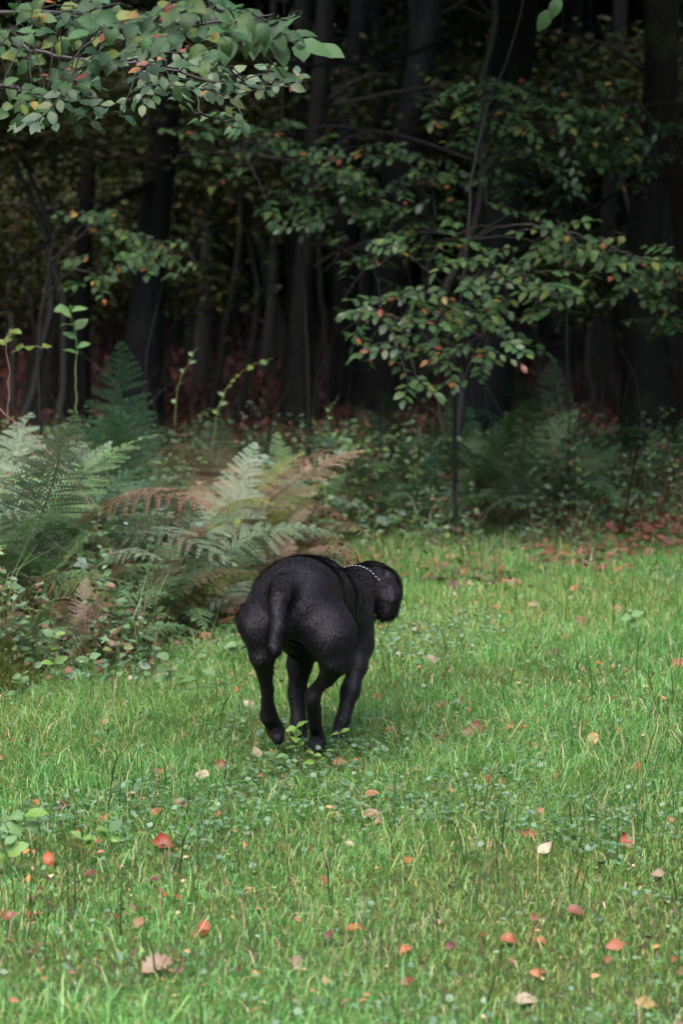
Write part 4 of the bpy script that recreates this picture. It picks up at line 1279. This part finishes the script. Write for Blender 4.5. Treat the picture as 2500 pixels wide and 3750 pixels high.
# round cones: (x, y, Y, r) -> (x, y, Y, r), blend k; numbers measured on an enlarged view of the dog
caps = [
    # rump and torso
    ((618, 505, 6.52, 330), (700, 520, 6.72, 322), .03),
    ((700, 520, 6.72, 312), (880, 600, 7.0, 292), .04),
    ((880, 700, 6.95, 240), (900, 830, 6.95, 200), .04),
    ((640, 700, 6.62, 250), (690, 790, 6.72, 210), .04),
    # left haunch and hind leg
    ((420, 500, 6.52, 170), (328, 680, 6.50, 175), .035),
    ((325, 690, 6.50, 160), (335, 930, 6.50, 98), .03),
    ((335, 930, 6.50, 95), (372, 1200, 6.56, 44), .02),
    ((372, 1200, 6.56, 47.52), (382, 1400, 6.62, 59.84), .015),
    ((382, 1400, 6.62, 58.08), (445, 1520, 6.68, 68.64), .02),
    ((430, 1520, 6.68, 54.56), (455, 1570, 6.62, 52.8), .015),
    # right haunch and hind leg
    ((760, 640, 6.50, 200), (850, 770, 6.46, 200), .035),
    ((850, 770, 6.46, 198), (900, 960, 6.46, 128), .03),
    ((900, 960, 6.46, 125), (830, 1120, 6.50, 63.36), .02),
    ((830, 1110, 6.50, 58.08), (715, 1240, 6.54, 52.8), .012),
    ((720, 1262, 6.53, 63.36), (738, 1470, 6.62, 56.32), .010),
    ((738, 1470, 6.64, 51.04), (765, 1600, 6.68, 59.84), .015),
    ((740, 1620, 6.66, 54.56), (760, 1650, 6.60, 51.04), .01),
    # left foreleg
    ((660, 860, 6.80, 130), (620, 1010, 6.80, 92), .03),
    ((620, 1010, 6.80, 92), (602, 1230, 6.80, 66.88), .02),
    ((602, 1230, 6.80, 66.88), (612, 1500, 6.76, 58.08), .02),
    ((612, 1500, 6.76, 58.08), (625, 1660, 6.74, 52.8), .02),
    ((625, 1690, 6.74, 54.56), (620, 1760, 6.70, 49.28), .01),
    # shoulder and right foreleg
    ((1010, 640, 6.98, 165), (1055, 850, 6.95, 122), .035),
    ((1055, 850, 6.95, 118), (1060, 1020, 6.90, 77.44), .03),
    ((1060, 1020, 6.90, 73.92), (1010, 1210, 6.86, 68.64), .02),
    ((1010, 1210, 6.86, 68.64), (950, 1440, 6.82, 52.8), .02),
    ((950, 1440, 6.82, 52.8), (895, 1590, 6.80, 49.28), .015),
    ((895, 1590, 6.80, 49.28), (870, 1690, 6.74, 52.8), .015),
    ((870, 1700, 6.74, 54.56), (860, 1755, 6.70, 49.28), .01),
    # neck and head
    ((925, 520, 6.98, 215), (1075, 440, 7.12, 182), .03),
    ((1075, 440, 7.12, 180), (1160, 390, 7.24, 165), .02),
    ((1180, 375, 7.28, 155), (1235, 410, 7.34, 152), .012),
    ((1262, 425, 7.34, 135), (1330, 480, 7.58, 74), .02),
    # ear lobe hanging over the cheek
    ((1285, 365, 7.14, 80), (1305, 480, 7.04, 98), .003),
    ((1305, 480, 7.04, 98), (1290, 590, 7.05, 90), .003),
    # folded upper edge of the ear
    ((1215, 300, 7.16, 42), (1290, 325, 7.10, 44), .012),
    # lower jaw and throat
    ((1215, 560, 7.18, 50), (1255, 640, 7.16, 42), .015),
]
tail = [
    ((500, 420, 6.42, 95), (462, 520, 6.30, 78), .03),
    ((462, 520, 6.30, 72), (446, 740, 6.27, 57), .006),
    ((446, 740, 6.27, 57), (432, 870, 6.27, 55), .004),
    ((432, 870, 6.27, 55), (440, 905, 6.28, 48), .004),
]


def sdf_mesh(prims, vox, noise=0.0):
    import openvdb
    A = []; rmax = 0
    for a, b, k in prims:
        A.append((c_(*a[:3]), c_(*b[:3]), cr(a[3], a[2]), cr(b[3], b[2]), k))
    lo = np.min([np.minimum(a - ra, b - rb) for a, b, ra, rb, k in A], 0) - .03
    hi = np.max([np.maximum(a + ra, b + rb) for a, b, ra, rb, k in A], 0) + .03
    dim = np.ceil((hi - lo) / vox).astype(int) + 1
    Dd = np.full(dim, .05, np.float32)
    for a, b, ra, rb, k in A:
        l = np.minimum(a - ra, b - rb) - .05 - k; h = np.maximum(a + ra, b + rb) + .05 + k
        i0 = np.clip(np.floor((l - lo) / vox).astype(int), 0, dim); i1 = np.clip(np.ceil((h - lo) / vox).astype(int), 0, dim)
        ax = [lo[i] + vox * np.arange(i0[i], i1[i]) for i in range(3)]
        X, Y, Z = np.meshgrid(*ax, indexing='ij')
        ab = b - a
        t = ((X - a[0]) * ab[0] + (Y - a[1]) * ab[1] + (Z - a[2]) * ab[2]) / (ab @ ab)
        t = np.clip(t, 0, 1)
        d = np.sqrt((X - a[0] - t * ab[0]) ** 2 + (Y - a[1] - t * ab[1]) ** 2 + (Z - a[2] - t * ab[2]) ** 2) - (ra + (rb - ra) * t)
        sl_ = tuple(slice(i0[i], i1[i]) for i in range(3))
        o = Dd[sl_]
        hh = np.clip(k - np.abs(o - d), 0, None) / k
        Dd[sl_] = np.minimum(np.minimum(o, d) - hh * hh * k * .25, .05)
    if noise:
        ax = [lo[i] + vox * np.arange(dim[i]) for i in range(3)]
        X, Y, Z = np.meshgrid(*ax, indexing='ij')
        Dd += noise * (np.sin(X * 55 + 2 * np.sin(Z * 31)) * np.sin(Z * 48 + 1.5 * np.sin(Y * 37)) + .6 * np.sin(X * 120 + Z * 70) * np.sin(Z * 130 - Y * 90)).astype(np.float32)
    g = openvdb.FloatGrid(.05)
    g.copyFromArray(Dd)
    pts, quads = g.convertToQuads(0.0)
    V = np.asarray(pts) * vox + lo
    Q = np.asarray(quads).astype(np.int32)
    f = openvdb_fix(V, Q)
    return V, f, (Dd, lo, vox)


def openvdb_fix(V, Q):
    # make the faces look outwards
    c = V.mean(0)
    a, b, d = V[Q[:, 0]], V[Q[:, 1]], V[Q[:, 3]]
    n = np.cross(b - a, d - a)
    vol = (n * (a - c)).sum()
    return Q if vol > 0 else Q[:, ::-1]


def sdf_at(fld, p):
    Dd, lo, vox = fld
    q = (np.asarray(p) - lo) / vox
    i = np.clip(np.floor(q).astype(int), 0, np.array(Dd.shape) - 2)
    f = q - i
    r = 0
    for dx in (0, 1):
        for dy in (0, 1):
            for dz in (0, 1):
                w_ = (f[0] if dx else 1 - f[0]) * (f[1] if dy else 1 - f[1]) * (f[2] if dz else 1 - f[2])
                r += w_ * Dd[i[0] + dx, i[1] + dy, i[2] + dz]
    return r


M_fur = mat('black_fur', (.0055, .0046, .0064), rough=.58, spec=.26, sheen=.05, bump='n', bscale=70, bstr=.25, noise=((.011, .008, .009), 22, .45, .7))
M_hair = mat('black_hair', (.0135, .0108, .0170), rough=.5, spec=.32)
M_steel = mat('steel', (.42, .42, .44), rough=.25, metal=1.0)
M_nose = mat('nose', (.012, .012, .013), rough=.3)
M_eye = mat('eye', (.02, .01, .006), rough=.08)


def build_dog():
    V, Q, fld = sdf_mesh(caps + tail, .0055, .0006)
    base = np.array((-.02, 6.75, 0.0))
    e = empty('dog', tuple(base), 'large black short coated dog running away over the grass with its short tail hanging', 'dog')
    body = link('body', mesh('body', V - base, Q, [M_fur]), e)
    sm = body.modifiers.new('smooth', 'SMOOTH'); sm.factor = .6; sm.iterations = 5
    # coat: short strands over the whole body
    a, b, c, d = (V[Q[:, i]] for i in range(4))
    nrm = np.cross(c - a, d - b); ar = np.linalg.norm(nrm, axis=1); nrm /= ar[:, None] + 1e-9
    g = N
    n = 170000
    i = g.choice(len(Q), n, p=ar / ar.sum())
    u, v = g.random((n, 1)), g.random((n, 1))
    p = (a[i] * (1 - u) + b[i] * u) * (1 - v) + (d[i] * (1 - u) + c[i] * u) * v
    nn = nrm[i]
    flow = np.array((-.12, -.55, -.75)) + np.zeros((n, 3))
    flow = flow + .22 * np.stack([np.sin(p[:, 2] * 60 + p[:, 1] * 30), np.sin(p[:, 0] * 70), np.cos(p[:, 0] * 55 + p[:, 2] * 50)], -1)
    flow -= nn * (flow * nn).sum(1)[:, None]
    flow /= np.linalg.norm(flow, axis=1)[:, None] + 1e-6
    # wavier and longer on rump and tail, close on the legs
    hi = np.clip((p[:, 2] - .22) / .2, 0, 1)
    ln = (.003 + .007 * hi + .004 * g.random(n))[:, None]
    w0 = .0007
    dr = flow + nn * (.28 + .25 * g.random((n, 1))) + g.normal(0, .22, (n, 3))
    dr /= np.linalg.norm(dr, axis=1)[:, None]
    s = np.cross(dr, nn); s /= np.linalg.norm(s, axis=1)[:, None] + 1e-9
    q = p - nn * .001 - base
    Vh = np.stack([q - s * w0, q + s * w0, q + dr * ln + nn * 0], 1).reshape(-1, 3)
    o = link('coat', mesh('coat', Vh, (np.arange(n) * 3)[:, None] + np.array([0, 1, 2]), [M_hair], smooth=True), e)
    tag(o, kind='stuff')
    # beard wisps under the chin
    mb = MB()
    for k in range(90):
        x0, y0 = R.uniform(1195, 1350), R.uniform(590, 660)
        long_ = R.random() < .12
        p0 = Vector(c_(x0, y0, 7.2 + R.gauss(0, .02)))
        l = R.uniform(.035, .05) if long_ else R.uniform(.012, .024)
        p1 = p0 + Vector((R.gauss(-.15, .3), R.gauss(0, .2), -1)).normalized() * l * .6
        p2 = p1 + Vector((R.gauss(-.3, .4), 0, -1)).normalized() * l * .5
        Vt, Ft = tube([p0 - Vector(base), p1 - Vector(base), p2 - Vector(base)], [.0012, .0009, .0003], 3)
        mb.add(Vt, Ft)
    tag(link('beard', mb.mesh('beard', [M_hair]), e), kind='stuff')
    # face, turned away from the camera
    bp = Vector(c_(1335, 483, 7.645)) - Vector(base)
    def ball(name, c, r, m, sc3=(1, 1, 1)):
        k, h = 12, 8
        VV = []; FF = []
        for ii in range(h + 1):
            for jj in range(k):
                th, ph = math.pi * ii / h, 2 * math.pi * jj / k
                VV.append((math.sin(th) * math.cos(ph) * r * sc3[0], math.sin(th) * math.sin(ph) * r * sc3[1], math.cos(th) * r * sc3[2]))
        for ii in range(h):
            for jj in range(k):
                FF.append((ii * k + jj, (ii + 1) * k + jj, (ii + 1) * k + (jj + 1) % k, ii * k + (jj + 1) % k))
        oo = link(name, mesh(name, np.array(VV), np.array(FF), [m]), e)
        oo.location = c
    ball('nose', bp, .019, M_nose, (1.1, .8, .85))
    for sx in (-1, 1):
        ball('eye', Vector(c_(1245 + sx * 75 + 20, 400, 7.43)) - Vector(base), .011, M_eye)
    # chain collar laid on the neck surface
    cen = np.array(c_(1045, 470, 7.09))
    ax = nz(np.array(c_(1200, 395, 7.30)) - np.array(c_(1000, 510, 7.02)))
    x1 = nz(np.cross(ax, (0, 0, 1))); x2 = np.cross(x1, ax)
    ring = []
    m_ = 64
    for k in range(m_):
        t = 2 * math.pi * k / m_
        dv = math.cos(t) * x1 + math.sin(t) * x2
        r = .02
        while sdf_at(fld, cen + dv * r) < .005 and r < .088: r += .0015
        ring.append(cen + dv * r - base)
    Rr = np.array(ring)
    for _ in range(2): Rr = (np.roll(Rr, 1, 0) + Rr * 2 + np.roll(Rr, -1, 0)) / 4
    Vt, Ft = tube(list(Rr) + [Rr[0]], .0011, 5)
    col = link('collar', mesh('collar', Vt, Ft, [mat('dark_steel', (.10, .10, .10), rough=.4, metal=1.0)]), e)
    tag(col, 'silver chain collar')
    # a link: elongated ring
    tt = np.linspace(0, 2 * math.pi, 13)
    lp = [(math.cos(t) * .0038, math.sin(t) * .0022, 0) for t in tt]
    Vl, Fl = tube(lp, .0013, 5)
    lm = mesh('link', Vl, Fl, [M_steel])
    seg = np.linalg.norm(np.roll(Rr, -1, 0) - Rr, axis=1); tot = seg.sum(); nl = int(tot / .0118)
    cs = np.concatenate([[0], np.cumsum(seg)])
    Rc = np.concatenate([Rr, Rr[:1]])
    for k in range(nl):
        sdist = tot * k / nl
        pos = Vector([np.interp(sdist, cs, Rc[:, j]) for j in range(3)])
        nxt = Vector([np.interp((sdist + .004) % tot, cs, Rc[:, j]) for j in range(3)])
        T = (nxt - pos).normalized()
        out = (pos + Vector(base) - Vector(cen)); out = (out - T * out.dot(T)).normalized()
        side = T.cross(out)
        ang = .6 if k % 2 else .9
        nv = out * math.cos(ang) + side * math.sin(ang)
        y_ = nv.cross(T)
        M = Matrix(((T.x, y_.x, nv.x, pos.x), (T.y, y_.y, nv.y, pos.y), (T.z, y_.z, nv.z, pos.z), (0, 0, 0, 1)))
        link('link', lm, col, M)
    # ring hanging at the throat
    rp = Vector(c_(1204, 600, 7.1)) - Vector(base)
    tt = np.linspace(0, 2 * math.pi, 17)
    Vl, Fl = tube([(math.cos(t) * .009 + rp.x, rp.y, math.sin(t) * .009 + rp.z) for t in tt], .0016, 6)
    link('tag_ring', mesh('tag_ring', Vl, Fl, [M_steel]), col)


build_dog()
